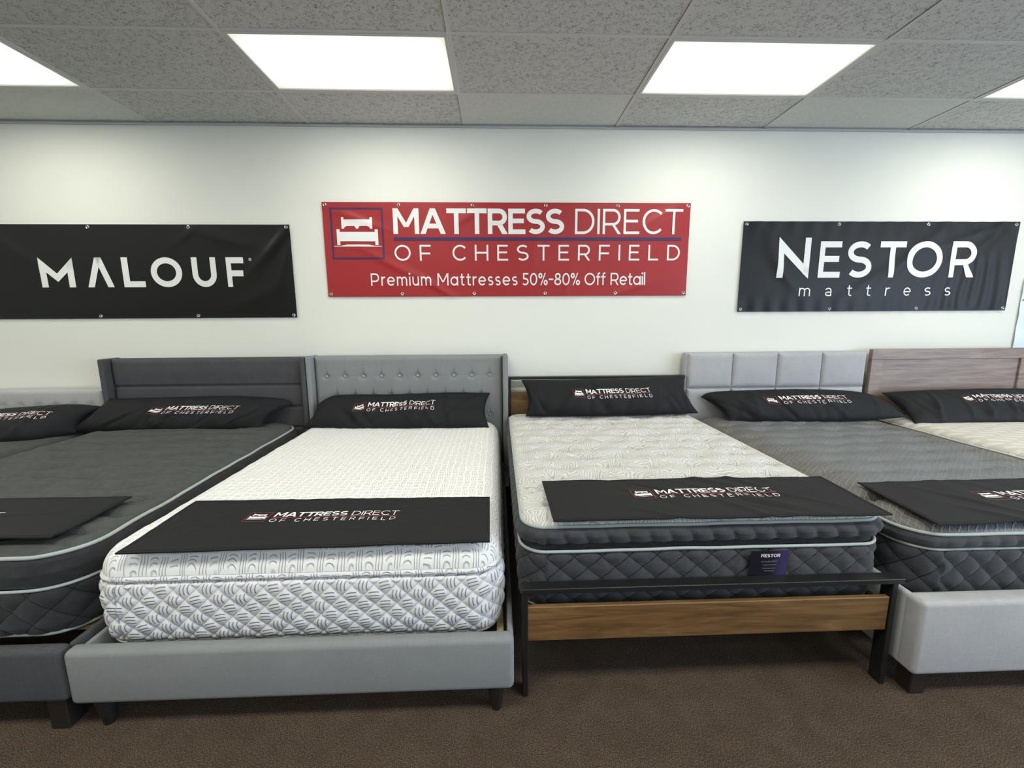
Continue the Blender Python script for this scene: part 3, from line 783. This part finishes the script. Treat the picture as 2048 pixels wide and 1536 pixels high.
for x in (-3.14, -1.66):
    b = B(); b.box((x - .035, 1.41, 0), (x + .035, 1.48, .124), .004, 1); b.obj('leg', M['dark_leg'], T, False)
    b = B(); b.box((x - .035, 3.42, 0), (x + .035, 3.48, .25), .004, 1); b.obj('leg', M['dark_leg'], T, False)

# --- mid grey tufted wing bed
T = thing('bed', 'mid grey bed with button-tufted wing headboard under the white patterned mattress', 'bed', (-.75, 2.5, 0))
tu = [(x, 1.047) for x in lin(-1.423, -.069, 10)] + [(x, .878) for x in lin(-1.348, -.144, 9)] + [(x, .705) for x in lin(-1.423, -.069, 10)] + [(x, .53) for x in lin(-1.348, -.144, 9)]
def d3(x, z):
    d = .016
    for a, c in tu:
        if abs(x - a) < .13 and abs(z - c) < .15:
            r2 = (x - a) ** 2 + (z - c) ** 2
            d -= .017 * exp(-r2 / .00055) + .008 * exp(-((x - a) / .006) ** 2) * exp(-((z - c - .03) / .035) ** 2) * (1 if z > c else .5)
            d -= .003 * exp(-((z - c) / .005) ** 2) * exp(-((x - a) / .05) ** 2)
    return d + .0008 * nz(x * 8, z * 8)
padded(d3, -1.52, .041, .25, 1.214, HB, 3.59, 300, 190).obj('headboard', M['grey_up'], T, True, None)
for a, c in tu[:29]:
    b = B(); b.lathe([(.0135, -.004), (.0125, .004), (.009, .008), (.004, .0100), (.001, .0105)], (a, HB - .003, c), 'y', 14); b.obj('button', M['button'], T)
uph_box('wing', (-1.56, 3.42, .22), (-1.521, 3.60, 1.219), M['grey_up'], T, .012)
uph_box('wing', (.042, 3.42, .22), (.086, 3.60, 1.219), M['grey_up'], T, .012)
uph_box('footboard', (-1.592, 1.393, .112), (.050, 1.452, .332), M['grey_up'], T, .022)
uph_box('side_rail', (-1.590, 1.452, .125), (-1.568, 3.42, .305), M['grey_up'], T, .012)
uph_box('side_rail', (.026, 1.452, .125), (.050, 3.42, .305), M['grey_up'], T, .012)
b = B(); b.box((-1.552, 1.455, .16), (-1.525, 3.48, .20)); b.obj('ledger', M['pine'], T, False)
b = B(); b.box((-.015, 1.455, .20), (.012, 3.48, .247)); b.obj('ledger', M['pine'], T, False)
slats(T, -1.548, .008, 1.70, 3.40, .266, 10, M['pine'])
for x in (-1.50, -.02):
    for y in (1.435, 3.44): leg_round(T, x, y, .115, .020, .034)

# --- black metal and oak bed
T = thing('bed', 'black metal bed with rustic oak planks at foot and head', 'bed', (.85, 2.5, 0))
def bar(name, lo, hi, mat=M['black_metal'], bev=.002): b = B(); b.box(lo, hi, bev, 1); return b.obj(name, mat, T, False)
FY = 1.472
bar('leg', (.088, FY, 0), (.108, FY + .055, .478)); bar('leg', (1.578, FY, 0), (1.600, FY + .055, .478))
bar('leg', (.090, 3.485, 0), (.112, 3.53, 1.005)); bar('leg', (1.578, 3.485, 0), (1.600, 3.53, 1.005))
bar('foot_rail', (.084, FY - .002, .458), (1.625, FY + .048, .479))
bar('head_rail', (.090, 3.480, 1.005), (1.604, 3.535, 1.028))
bar('foot_plank', (.104, FY + .004, .250), (1.575, FY + .026, .398), M['oak'], .003)
bar('head_plank', (.108, 3.492, .46), (1.578, 3.516, .900), M['oak'], .003)
bar('side_rail', (.088, FY + .055, .290), (.112, 3.485, .345)); bar('side_rail', (1.576, FY + .055, .290), (1.600, 3.485, .345))
for y in lin(1.75, 3.35, 8): bar('slat', (.112, y - .03, .326), (1.576, y + .03, .342))
bar('centre_beam', (.83, FY + .03, .290), (.87, 3.49, .325)); bar('leg', (.835, 2.4, 0), (.865, 2.43, .292))

# --- light grey panel bed
T = thing('bed', 'light grey upholstered bed with square-panelled headboard and deep footboard at right', 'bed', (2.42, 2.5, 0))
b = B(); b.box((1.612, 3.515, .2), (3.205, 3.60, 1.216), .014, 3); b.obj('headboard', M['grey_light'], T, True, 60)
for r, (za, zb) in enumerate(((.915, 1.212), (.612, .909))):
    for k in range(4):
        xa = 1.630 + k * .3935; xb = xa + .390
        def dp(x, z, xa=xa, xb=xb, za=za, zb=zb): return .010 * sin(pi * (x - xa) / (xb - xa)) * sin(pi * (z - za) / (zb - za))
        padded(dp, xa, xb, za, zb, HB - .012, 3.52, 24, 20).obj('cushion_panel', M['grey_light'], T, True, None)
        e = [(xa + .004, za + .004), (xb - .004, za + .004), (xb - .004, zb - .004), (xa + .004, zb - .004)]
        b = B(); pts = []
        for (p, q), (p2, q2) in zip(e, e[1:] + e[:1]): pts += [(p + (p2 - p) * i / 8, HB + .006, q + (q2 - q) * i / 8) for i in range(8)]
        b.tube(pts, .003, 6, True); b.obj('welt', M['grey_light'], T)
uph_box('footboard', (1.632, 1.398, .104), (3.235, 1.478, .424), M['grey_light'], T, .020)
uph_box('side_rail', (1.634, 1.425, .106), (1.664, 3.515, .422), M['grey_light'], T, .016)
uph_box('side_rail', (3.185, 1.478, .104), (3.235, 3.515, .418), M['grey_light'], T, .016)
slats(T, 1.666, 3.183, 1.62, 3.42, .315, 8, M['pine'])
for x in (1.69, 3.18):
    for y in (1.455, 3.45):
        b = B(); b.box((x - .033, y - .033, 0), (x + .033, y + .033, .108), .004, 1); b.obj('foot', M['brown_foot'], T, False)

# --- brown wooden bed
T = thing('bed', 'brown wood-grain bed with framed panel headboard at the right edge', 'bed', (4.02, 2.5, 0))
def wbox(name, lo, hi, bev=.003): b = B(); b.box(lo, hi, bev, 1); return b.obj(name, M['ash'], T, False)
wbox('headboard_panel', (3.34, 3.507, .3), (4.60, 3.525, 1.150)); wbox('top_rail', (3.242, 3.492, 1.146), (4.70, 3.53, 1.236))
wbox('stile', (3.242, 3.492, .0), (3.342, 3.53, 1.146)); wbox('stile', (4.598, 3.492, .0), (4.70, 3.53, 1.146))
wbox('side_rail', (3.262, 1.45, .14), (3.285, 3.492, .36)); wbox('side_rail', (4.66, 1.45, .14), (4.685, 3.492, .36))
wbox('footboard', (3.262, 1.415, .0), (4.685, 1.45, .38)); slats(T, 3.287, 4.658, 1.6, 3.4, .33, 7, M['pine'])

# ------------------------------------------------------------------ mattresses
def quilt(w, h, A, pw=.45):
    return lambda s, z: A * (abs(sin(pi * (s / w + z / h))) * abs(sin(pi * (s / w - z / h)))) ** pw

class Mattress:
    def __init__(s, label, x0, x1, y0, y1, R, z0, rot=0.0, group=None):
        s.W, s.L, s.R = x1 - x0, y1 - y0, R; s.cx, s.cy = (x0 + x1) / 2, (y0 + y1) / 2; s.rot = rot
        s.T = thing('mattress', label, 'mattress', (s.cx, s.cy, z0))
    def w(s, x, y, z):
        c, q = cos(s.rot), sin(s.rot); return (s.cx + x * c - y * q, s.cy + x * q + y * c, z)
    def border(s, name, prof, mat, disp=None, step=.010, label=None, bottom=False, zst=.008):
        """prof: (z, outward offset) from the bottom up"""
        ol, per = rrect(s.W, s.L, s.R, step)
        def at(z):
            for (za, oa), (zb, ob) in zip(prof, prof[1:]):
                if za <= z <= zb: t = (z - za) / (zb - za); return oa + (ob - oa) * t
            return prof[-1][1]
        z0, z1 = prof[0][0], prof[-1][0]
        zs = sorted(set([p[0] for p in prof] + lin(z0, z1, max(3, int((z1 - z0) / zst)))))
        def P(i, z):
            x, y, nx, ny, sl = ol[i]
            k = sstep(0, .012, min(z - z0, z1 - z))
            o = at(z) + (disp(sl, z) * k if disp else 0)
            return s.w(x + nx * o, y + ny * o, z)
        b = B(); b.grid(P, range(len(ol)), zs, lambda i, z: (ol[i][4], z), 0, False, True)
        if bottom:
            n = len(ol); b.add([P(i, z0) for i in range(n)], [tuple(range(n))[::-1]])
        return b.obj(name, mat, s.T, True, None, None, label)
    def piping(s, z, off, r, mat, wav=.003, seed=0, label=None):
        ol, per = rrect(s.W, s.L, s.R, .02)
        pts = [s.w(x + nx * off, y + ny * off, z + wav * nz(x * 5 + seed, y * 5, seed)) for x, y, nx, ny, sl in ol]
        b = B(); b.tube(pts, r, 8, True); return b.obj('piping', mat, s.T, True, None, None, label)
    def top(s, name, ze, crown, rr, mat, disp, step=.012, inset=0.0, label=None):
        W, L, R = s.W - 2 * inset, s.L - 2 * inset, s.R - inset * .5
        s.tp = (W, L, R, ze, crown, rr, disp)
        nx = int(W / step); ny = int(L / step)
        xs = [-W / 2 * cos(pi * i / 24) if 0 else 0 for i in range(0)]
        e = [0, .001, .004, .01, .018, .03, .045]
        xs = [-W / 2 + q for q in e] + lin(-W / 2 + .06, W / 2 - .06, nx) + [W / 2 - q for q in reversed(e)]
        def hy(x):
            q = abs(x) - (W / 2 - R)
            return L / 2 - (R - sqrt(max(0, R * R - q * q)) if q > 0 else 0)
        bs = [-1 + q / (L / 2) for q in e] + lin(-1 + .06 / (L / 2), 1 - .06 / (L / 2), ny) + [1 - q / (L / 2) for q in reversed(e)]
        b = B()
        b.grid(lambda x, v: s.w(x, v * hy(x), s.hz(x, v * hy(x))), xs, bs, lambda x, v: (x, v * hy(x)))
        return b.obj(name, mat, s.T, True, None, None, label)
    def hz(s, x, y):
        W, L, R, ze, crown, rr, disp = s.tp
        d = max(0, rr_sd(x, y, W, L, R))
        k = sqrt(max(0, 1 - (1 - min(d / rr, 1)) ** 2))
        return ze + crown * k + disp(x, y, d) * sstep(.01, .07, d)
    def zw(s, X, Y):
        """height of the top at a world point"""
        c, q = cos(-s.rot), sin(-s.rot); dx, dy = X - s.cx, Y - s.cy
        x, y = dx * c - dy * q, dx * q + dy * c
        x = max(-s.W / 2 + .01, min(s.W / 2 - .01, x)); y = max(-s.L / 2 + .01, min(s.L / 2 - .01, y))
        return s.hz(x, y)

def tufts(px, py, seed, jit=.012):
    out = {}; rnd = random.Random(seed)
    for j in range(-14, 15):
        for i in range(-10, 11):
            x = (i + (.5 if j % 2 else 0)) * px; y = j * py
            out.setdefault((round(x / .2), round(y / .2)), []).append((x + rnd.uniform(-jit, jit), y + rnd.uniform(-jit, jit), rnd.uniform(.7, 1.1)))
    return out
def tuft_d(T_, x, y, sx, sy, amp, steep=1.0):
    d = 0; ci, cj = round(x / .2), round(y / .2)
    for a in (-1, 0, 1):
        for c in (-1, 0, 1):
            for (tx, ty, k) in T_.get((ci + a, cj + c), ()):
                q = math.hypot((x - tx) / sx, (y - ty) / sy * (steep if y > ty else 1.0))
                if q < 6:
                    th = math.atan2(y - ty, x - tx)
                    d -= amp * k * (exp(-1.25 * q) * (1 + .16 * sin(8 * th + tx * 90)))
    return d

# far-left mattress
m1 = Mattress('dark taupe mattress on the far-left bed, a sliver under its bolster', -4.80, -3.31, 1.50, 3.485, .10, .285)
m1.border('border', [(.285, -.01), (.32, .004), (.58, .004), (.60, 0)], M['m_dark'], quilt(.10, .09, .006), .02, None, True)
m1.piping(.603, .004, .007, M['piping'])
m1.top('top_panel', .602, .045, .10, M['m2_top'], lambda x, y, d: .003 * nz(x * 12, y * 12), .03)

# charcoal mattress
tm2 = tufts(.26, .17, 5)
m2 = Mattress('charcoal mattress with grey piping on the charcoal bed at left', -3.165, -1.650, 1.50, 3.47, .17, .29, radians(1.4))
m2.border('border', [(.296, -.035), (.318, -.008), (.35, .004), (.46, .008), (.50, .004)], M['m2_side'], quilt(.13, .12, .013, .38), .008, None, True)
m2.piping(.310, -.008, .0075, M['piping'], .003, 1); m2.piping(.505, .006, .0065, M['piping'], .004, 2)
m2.border('pillow_top_band', [(.510, 0), (.530, .012), (.575, .026), (.615, .018), (.632, .004)], M['m2_dark'], quilt(.14, .10, .004), .012)
m2.piping(.637, .004, .0080, M['piping'], .006, 3)
def dm2(x, y, d):
    r = tuft_d(tm2, x, y, .10, .045, .045, 4.0)
    w = nz(x * 1.3, y * 1.3, 6) * .05
    r += .030 * (.22 - abs(nz(x * 2.0, (y + w) * 9, 2))) + .010 * (.25 - abs(nz(x * 4.5, (y + w) * 30, 5))) + .005 * nz(x * 4, y * 6, 8)
    return r
m2.top('top_panel', .636, .042, .14, M['m2_top'], dm2, .010)

# white mattress
m3 = Mattress('white mattress with grey stroke pattern and quilted sides on the mid grey bed', -1.562, .000, 1.498, 3.485, .11, .268)
q3 = quilt(.084, .078, .0125, .34)
m3.border('border', [(.268, -.040), (.280, -.018), (.300, -.004), (.36, .006), (.47, .010), (.52, .004), (.535, -.006)], M['m3_side'],
          lambda s, z: q3(s, z) + .004 * nz(s * 9, z * 9), .005, None, True, .005)
m3.border('tape_roll', [(.533, -.006), (.540, .007), (.551, .009), (.560, -.004)], M['m3_roll'], lambda s, z: .002 * nz(s * 14, z * 30), .010)
m3.piping(.279, -.010, .006, M['piping_white'], .001, 4)
def dm3(x, y, d):
    return .0035 * nz(x * 8, y * 8, 1) + .003 * nz(x * 22, y * 22, 4) + .004 * sstep(.12, .05, d) * nz(x * 12, y * 12, 9)
m3.top('top_panel', .560, .105, .11, M['m3_top'], dm3, .010)

# ivory pillow-top mattress
tm4 = tufts(.225, .155, 9, .02)
m4 = Mattress('ivory swirl pillow-top mattress with charcoal sides on the black metal bed', .088, 1.592, 1.540, 3.466, .10, .345)
q4 = quilt(.112, .095, .014, .38)
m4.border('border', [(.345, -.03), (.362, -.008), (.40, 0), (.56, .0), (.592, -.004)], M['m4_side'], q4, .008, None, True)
m4.piping(.353, -.008, .006, M['piping'], .001, 1); m4.piping(.597, .004, .0065, M['piping'], .004, 5)
m4.border('gusset', [(.600, -.006), (.612, -.045), (.622, -.045)], M['m_dark'], None, .015)
q4b = lambda s, z: .015 * (abs(sin(pi * (s / .085 + z / .16)))) ** .5
m4.border('pillow_top_band', [(.616, -.045), (.622, -.018), (.640, .006), (.665, .012), (.684, .004), (.694, -.006)], M['m_dark'], q4b, .008)
m4.piping(.698, -.004, .0075, M['piping'], .004, 6)
def dm4(x, y, d):
    r = tuft_d(tm4, x, y, .066, .055, .095, 2.2)
    return r + .006 * nz(x * 6, y * 6, 3) + .003 * nz(x * 18, y * 18, 6)
m4.top('top_panel', .697, .042, .12, M['m4_top'], dm4, .010, .004)
# sewn label on the foot border
b = B(); fy = m4.cy - m4.L / 2 - .019
lx0, lx1, lz0, lz1 = 1.01, 1.168, .468, .590
b.grid(lambda x, z: (x, fy - .004 * sin(pi * (x - lx0) / (lx1 - lx0)) + (.006 * (.592 - z) / .12 - .004), z), lin(lx0, lx1, 14), lin(lz0, lz1, 8))
t = NT('purple_label'); v = t.uv(); sp = t.n('ShaderNodeSeparateXYZ'); t.lk(v, sp.inputs[0])
k = t.m_('ADD', t.m_('MULTIPLY', t.m_('SUBTRACT', sp.outputs[0], lx0), 4.2), t.m_('MULTIPLY', t.noise(v, 18, 2), .5))
t.col(t.ramp(k, [(.55, (.008, .007, .016)), (1.0, (.055, .035, .13))])); t.set(Roughness=.35); lm_ = t.m
lab = b.obj('sewn_label', lm_, m4.T, True, None, None, 'dark purple label with white lettering')
fl = lambda x, z: (x, fy - .004 * sin(pi * (x - lx0) / (lx1 - lx0)) + (.006 * (.592 - z) / .12 - .004) - .0012, z)
b = B(); letter(b, 'N', 1.052, 1.063, .5625, .015, .2, fl); text(b, 'ESTOR', 1.0655, 1.130, .5625, .0145, .2, fl); b.obj('label_lettering', M['print_white'], lab)
b = B(); text(b, 'CLOUDS REST', 1.055, 1.122, .5395, .0070, .14, fl)
for zz, xa, xb in ((.527, 1.062, 1.118), (.512, 1.062, 1.116), (.500, 1.07, 1.112)): put_prims(b, [rq(xa, zz, xb, zz + .0018)], 1, 0, 0, 1, 1, fl)
b.obj('small_lettering', plain('grey_print', (.25, .24, .27), .5), lab)

# slate mattress
tm5 = tufts(.30, .17, 15, .02)
m5 = Mattress('slate grey mattress with fan-stitched top on the light grey panelled bed', 1.688, 3.160, 1.525, 3.475, .13, .318)
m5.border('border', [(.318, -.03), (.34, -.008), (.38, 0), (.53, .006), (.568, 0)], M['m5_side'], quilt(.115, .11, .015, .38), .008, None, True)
m5.piping(.572, .004, .0055, M['piping'], .002, 7)
m5.border('top_band', [(.576, 0), (.592, .012), (.612, .014), (.632, .002)], M['m_dark'], lambda s, z: .008 * abs(sin(pi * s / .075)) ** .6, .010)
m5.piping(.637, .004, .0075, M['piping'], .003, 8)
def dm5(x, y, d):
    r = tuft_d(tm5, x, y, .075, .045, .055, 2.5)
    a = nz(x * 1.7, y * 1.7, 4) * 3
    return r + (.0045) * sin(52 * (x * .6 + y * .5) + a * 3) * (.4 + .6 * abs(nz(x * 2.2, y * 2.2, 8))) + .004 * nz(x * 5, y * 7, 2)
m5.top('top_panel', .636, .046, .14, M['m5_top'], dm5, .010)

# beige mattress
m6 = Mattress('beige and white dashed mattress on the brown wooden bed', 3.295, 4.650, 1.50, 3.485, .10, .332)
m6.border('border', [(.332, -.01), (.36, .002), (.60, .004), (.625, 0)], M['m6_side'], lambda s, z: .004 * abs(sin(pi * z / .05)), .02, None, True)
m6.piping(.628, .002, .006, M['piping_white'])
m6.top('top_panel', .627, .045, .10, M['m6_top'], lambda x, y, d: .004 * nz(x * 7, y * 7, 3), .016)

# ------------------------------------------------------------------ bolsters
def curve(pts, u):
    """polyline through points by arc length in x, smoothed"""
    n = len(pts)
    L = [0]
    for a, c in zip(pts, pts[1:]): L.append(L[-1] + (Vector(c) - Vector(a)).length)
    tt = u * L[-1]
    for i in range(n - 1):
        if tt <= L[i + 1] or i == n - 2:
            k = (tt - L[i]) / (L[i + 1] - L[i])
            p0, p1, p2, p3 = (Vector(pts[max(i - 1, 0)]), Vector(pts[i]), Vector(pts[i + 1]), Vector(pts[min(i + 2, n - 1)]))
            q = .5 * ((2 * p1) + (p2 - p0) * k + (2 * p0 - 5 * p1 + 4 * p2 - p3) * k * k + (3 * p1 - p0 - 3 * p2 + p3) * k ** 3)
            return p1.lerp(p2, k) * .35 + q * .65

def bolster(label, bot, top, thick, mt, lx, lv, seed, wr=1.0, lsc=.222, hb=3.485, tilt=0.0):
    Lx = (Vector(bot[-1]) - Vector(bot[0])).length
    cx = (bot[0][0] + bot[-1][0]) / 2
    T = thing('bolster_pillow', label, 'pillow', (cx, bot[0][1], mt.zw(cx, bot[0][1])), 'black bolster pillows against the headboards')
    rnd = random.Random(seed)
    creases = [(rnd.uniform(.08, .92), rnd.uniform(.05, .45), rnd.uniform(.9, 2.2), rnd.uniform(.012, .022), rnd.uniform(.10, .22), rnd.uniform(-.020, .022) * wr) for _ in range(22)]
    creases += [(rnd.choice((.05, .95)) + rnd.uniform(-.04, .04), rnd.uniform(.3, .8), rnd.uniform(-.5, .5), .05, .10, rnd.uniform(-.012, .012) * wr) for _ in range(6)]
    def P(u, v, side):
        a = curve(bot, u); c = curve(top, u)
        p = a.lerp(c, v)
        p.x += .040 * sin(pi * min(1, max(0, v))) * (exp(-u / .05) - exp(-(1 - u) / .05))
        up = (c - a); n = Vector((1, 0, 0)).cross(up.normalized()); n = Vector((n.x, n.y, n.z))
        if n.y > 0: n = -n
        pr = (max(0, 4 * v * (1 - v))) ** .55 * (max(0, 1 - abs(2 * u - 1) ** 5)) ** .55
        th = thick * pr
        if side > 0:
            q = p + n * th
            wk = 0
            for (cu, cv, an, w, l, am) in creases: wk += fold(u * 1.0, v * .35, cu, cv * .35, an, w, l, am)
            wk += .004 * nz(u * 9, v * 3, seed) * wr
            q += n * wk * min(1, pr * 1.6)
        else:
            q = p - n * th * .55
        z = mt.zw(q.x, q.y) + .004
        if q.z < z: q.z = z
        if q.y > hb: q.y = hb
        return q
    NU, NV = 180, 50
    us = [.5 - .5 * cos(pi * i / NU) * 1.0 for i in range(NU + 1)]; us = [.6 * u + .4 * i / NU for i, u in enumerate(us)]
    vs = [.5 - .5 * cos(pi * i / NV) for i in range(NV + 1)]
    b = B(); b.grid(lambda u, v: P(u, v, 1)[:], us, vs, lambda u, v: (u * Lx, v * .4)); b.grid(lambda u, v: P(u, v, -1)[:], us, vs, lambda u, v: (u * Lx, v * .4), 0, True)
    b.obj('cover', M['black_cloth2'], T, True, None)
    # seam round the edge
    b = B(); rim = [P(u, 0, 1) for u in us[::3]] + [P(1, v, 1) for v in vs[1::3]] + [P(u, 1, 1) for u in us[::-3]] + [P(0, v, 1) for v in vs[::-3][:-1]]
    b.tube([p[:] for p in rim], .0028, 6, True); b.obj('seam', M['black_cloth2'], T, True, None)
    Hh = (curve(top, .5) - curve(bot, .5)).length * 1.12
    def fn(x, y):
        u = (lx - bot[0][0] + x) / (bot[-1][0] - bot[0][0]); v = lv + (y + tilt * x) / Hh
        p = P(u, v, 1); e = .002
        n = (P(u + e, v, 1) - p).cross(P(u, v + .02, 1) - p).normalized()
        if n.y > 0: n = -n
        return (p + n * .0042)[:]
    logo(fn, lsc, 0, None, T, (M['print_white'], M['print_red']))
    return T

bolster('black logo bolster on the far-left bed, cut off by the left edge', [(-4.62, 3.02, .66), (-4.0, 3.06, .655), (-3.50, 3.10, .655), (-3.30, 3.28, .66)], [(-4.70, 3.42, .79), (-4.05, 3.44, .80), (-3.42, 3.45, .838), (-3.22, 3.45, .825)], .085, m1, -3.815, .46, 1, .7)
bolster('black logo bolster against the charcoal channelled headboard', [(-3.370, 3.30, .665), (-2.9, 3.28, .665), (-2.40, 3.26, .665), (-1.90, 3.28, .668)], [(-3.16, 3.44, .89), (-2.70, 3.44, .895), (-2.2, 3.45, .90), (-1.78, 3.45, .872), (-1.70, 3.45, .83)], .075, m2, -2.515, .50, 2, .9)
bolster('black logo bolster at the head of the white mattress', [(-1.575, 3.30, .655), (-1.10, 3.24, .663), (-.60, 3.22, .663), (-.075, 3.21, .668)], [(-1.50, 3.45, .815), (-1.34, 3.45, .895), (-.85, 3.45, .895), (-.40, 3.45, .905), (-.068, 3.45, .90)], .075, m3, -.84, .50, 3, .9)
bolster('upright black logo bolster on the ivory pillow-top mattress', [(.225, 3.29, .735), (.65, 3.27, .735), (1.15, 3.27, .735), (1.655, 3.32, .735)], [(.20, 3.45, 1.005), (.60, 3.45, 1.005), (1.10, 3.45, 1.015), (1.555, 3.45, 1.03)], .075, m4, .955, .50, 4, .8)
bolster('black logo bolster in front of the square-panelled grey headboard', [(1.89, 3.25, .68), (2.40, 3.21, .68), (2.95, 3.20, .68), (3.33, 3.20, .709)], [(1.735, 3.45, .845), (1.85, 3.45, .885), (2.50, 3.45, .895), (2.95, 3.45, .878), (3.26, 3.45, .835)], .085, m5, 2.60, .50, 5, .75)
bolster('black logo bolster against the brown wooden headboard, cut off by the right edge', [(3.335, 3.13, .655), (3.80, 3.12, .672), (4.25, 3.11, .672), (4.70, 3.11, .672)], [(3.33, 3.45, .86), (3.75, 3.45, .868), (4.20, 3.45, .875), (4.72, 3.45, .87)], .085, m6, 4.14, .50, 6, .95)

# ------------------------------------------------------------------ foot runners
def runner(label, c, mt, zt, seed, lx, ly, wr, lift):
    """c: world corners far-left, far-right, near-right, near-left"""
    mx = sum(p[0] for p in c) / 4; my = sum(p[1] for p in c) / 4
    T = thing('foot_runner', label, 'bed runner', (mx, my, mt.zw(mx, my)), 'black runners across the mattress feet')
    rnd = random.Random(seed)
    cr = [(rnd.uniform(.15, 1.25), rnd.uniform(.0, .42), rnd.uniform(-.9, -.5) if wr > 1 else rnd.uniform(-.3, .3), rnd.uniform(.010, .022), rnd.uniform(.08, .22), rnd.uniform(-.004, .007) * wr) for _ in range(16)]
    def P(u, v, t=0.0):
        x = (c[3][0] * (1 - u) + c[2][0] * u) * (1 - v) + (c[0][0] * (1 - u) + c[1][0] * u) * v
        y = (c[3][1] * (1 - u) + c[2][1] * u) * (1 - v) + (c[0][1] * (1 - u) + c[1][1] * u) * v
        z = zt + .0025 * nz(u * 5, v * 2, seed) + .003 * nz(u * 9, v * 1.2, seed + 4) * wr
        for (cu, cv, an, w, l, am) in cr: z += fold(u * 1.37, v * .42, cu, cv, an, w, l, am)
        z += lift(u, v)
        z = max(z, mt.zw(x, y) + .003)
        return (x, y + .004 * nz(u * 7, seed) * (2 * v - 1), z + t)
    us = lin(0, 1, 220); vs = lin(0, 1, 70)
    b = B(); th = .006
    b.grid(lambda u, v: P(u, v, th), us, vs, lambda u, v: (u * 1.37, v * .42)); b.grid(lambda u, v: P(u, v), us, vs, lambda u, v: (u * 1.37, v * .42), 0, True)
    rim = [(u, 0) for u in us] + [(1, v) for v in vs[1:]] + [(u, 1) for u in us[::-1][1:]] + [(0, v) for v in vs[::-1][1:-1]]
    n = len(rim); b.add([P(u, v) for u, v in rim] + [P(u, v, th) for u, v in rim], [(i, (i + 1) % n, (i + 1) % n + n, i + n) for i in range(n)])
    b.obj('cloth', M['black_cloth'], T, True, 50)
    hm = .012
    ring = [(hm / 1.37 + (1 - 2 * hm / 1.37) * q, hm / .42) for q in lin(0, 1, 90)] + [(1 - hm / 1.37, hm / .42 + (1 - 2 * hm / .42) * q) for q in lin(0, 1, 30)[1:]] + [(1 - hm / 1.37 - (1 - 2 * hm / 1.37) * q, 1 - hm / .42) for q in lin(0, 1, 90)[1:]] + [(hm / 1.37, 1 - hm / .42 - (1 - 2 * hm / .42) * q) for q in lin(0, 1, 30)[1:-1]]
    b = B(); b.tube([P(u, v, th + .0003) for u, v in ring], .0012, 5, True); b.obj('hem_stitching', M['black_cloth'], T, True, None)
    Wd = c[2][0] - c[3][0]; Ht = c[0][1] - c[3][1]
    def fn(x, y):
        v = (ly - c[3][1] + y) / Ht
        xl = c[3][0] * (1 - v) + c[0][0] * v; xr_ = c[2][0] * (1 - v) + c[1][0] * v
        return P((lx + x - xl) / (xr_ - xl), v, th + .0028)
    logo(fn, .222, 0, None, T, (M['print_white'], M['print_red']))

flat = lambda u, v: 0
runner('black logo runner across the charcoal mattress, cut off by the left edge', [(-3.10, 1.94), (-1.735, 1.93), (-1.715, 1.545), (-3.09, 1.53)], m2, .692, 1, -2.455, 1.730, .8, lambda u, v: .006 * sstep(.3, 0, v))
runner('black logo runner laid across the foot of the white mattress', [(-1.435, 1.918), (-.044, 1.896), (-.037, 1.492), (-1.415, 1.470)], m3, .668, 2, -.765, 1.728, .5, flat)
runner('creased black logo runner across the ivory pillow-top mattress', [(.208, 1.912), (1.582, 1.905), (1.562, 1.502), (.210, 1.510)], m4, .737, 3, .915, 1.737, 1.25, flat)
runner('black logo runner on the slate mattress, cut off by the right edge', [(1.80, 1.93), (3.17, 1.945), (3.13, 1.53), (1.755, 1.50)], m5, .690, 4, 2.54, 1.735, 1.4, flat)
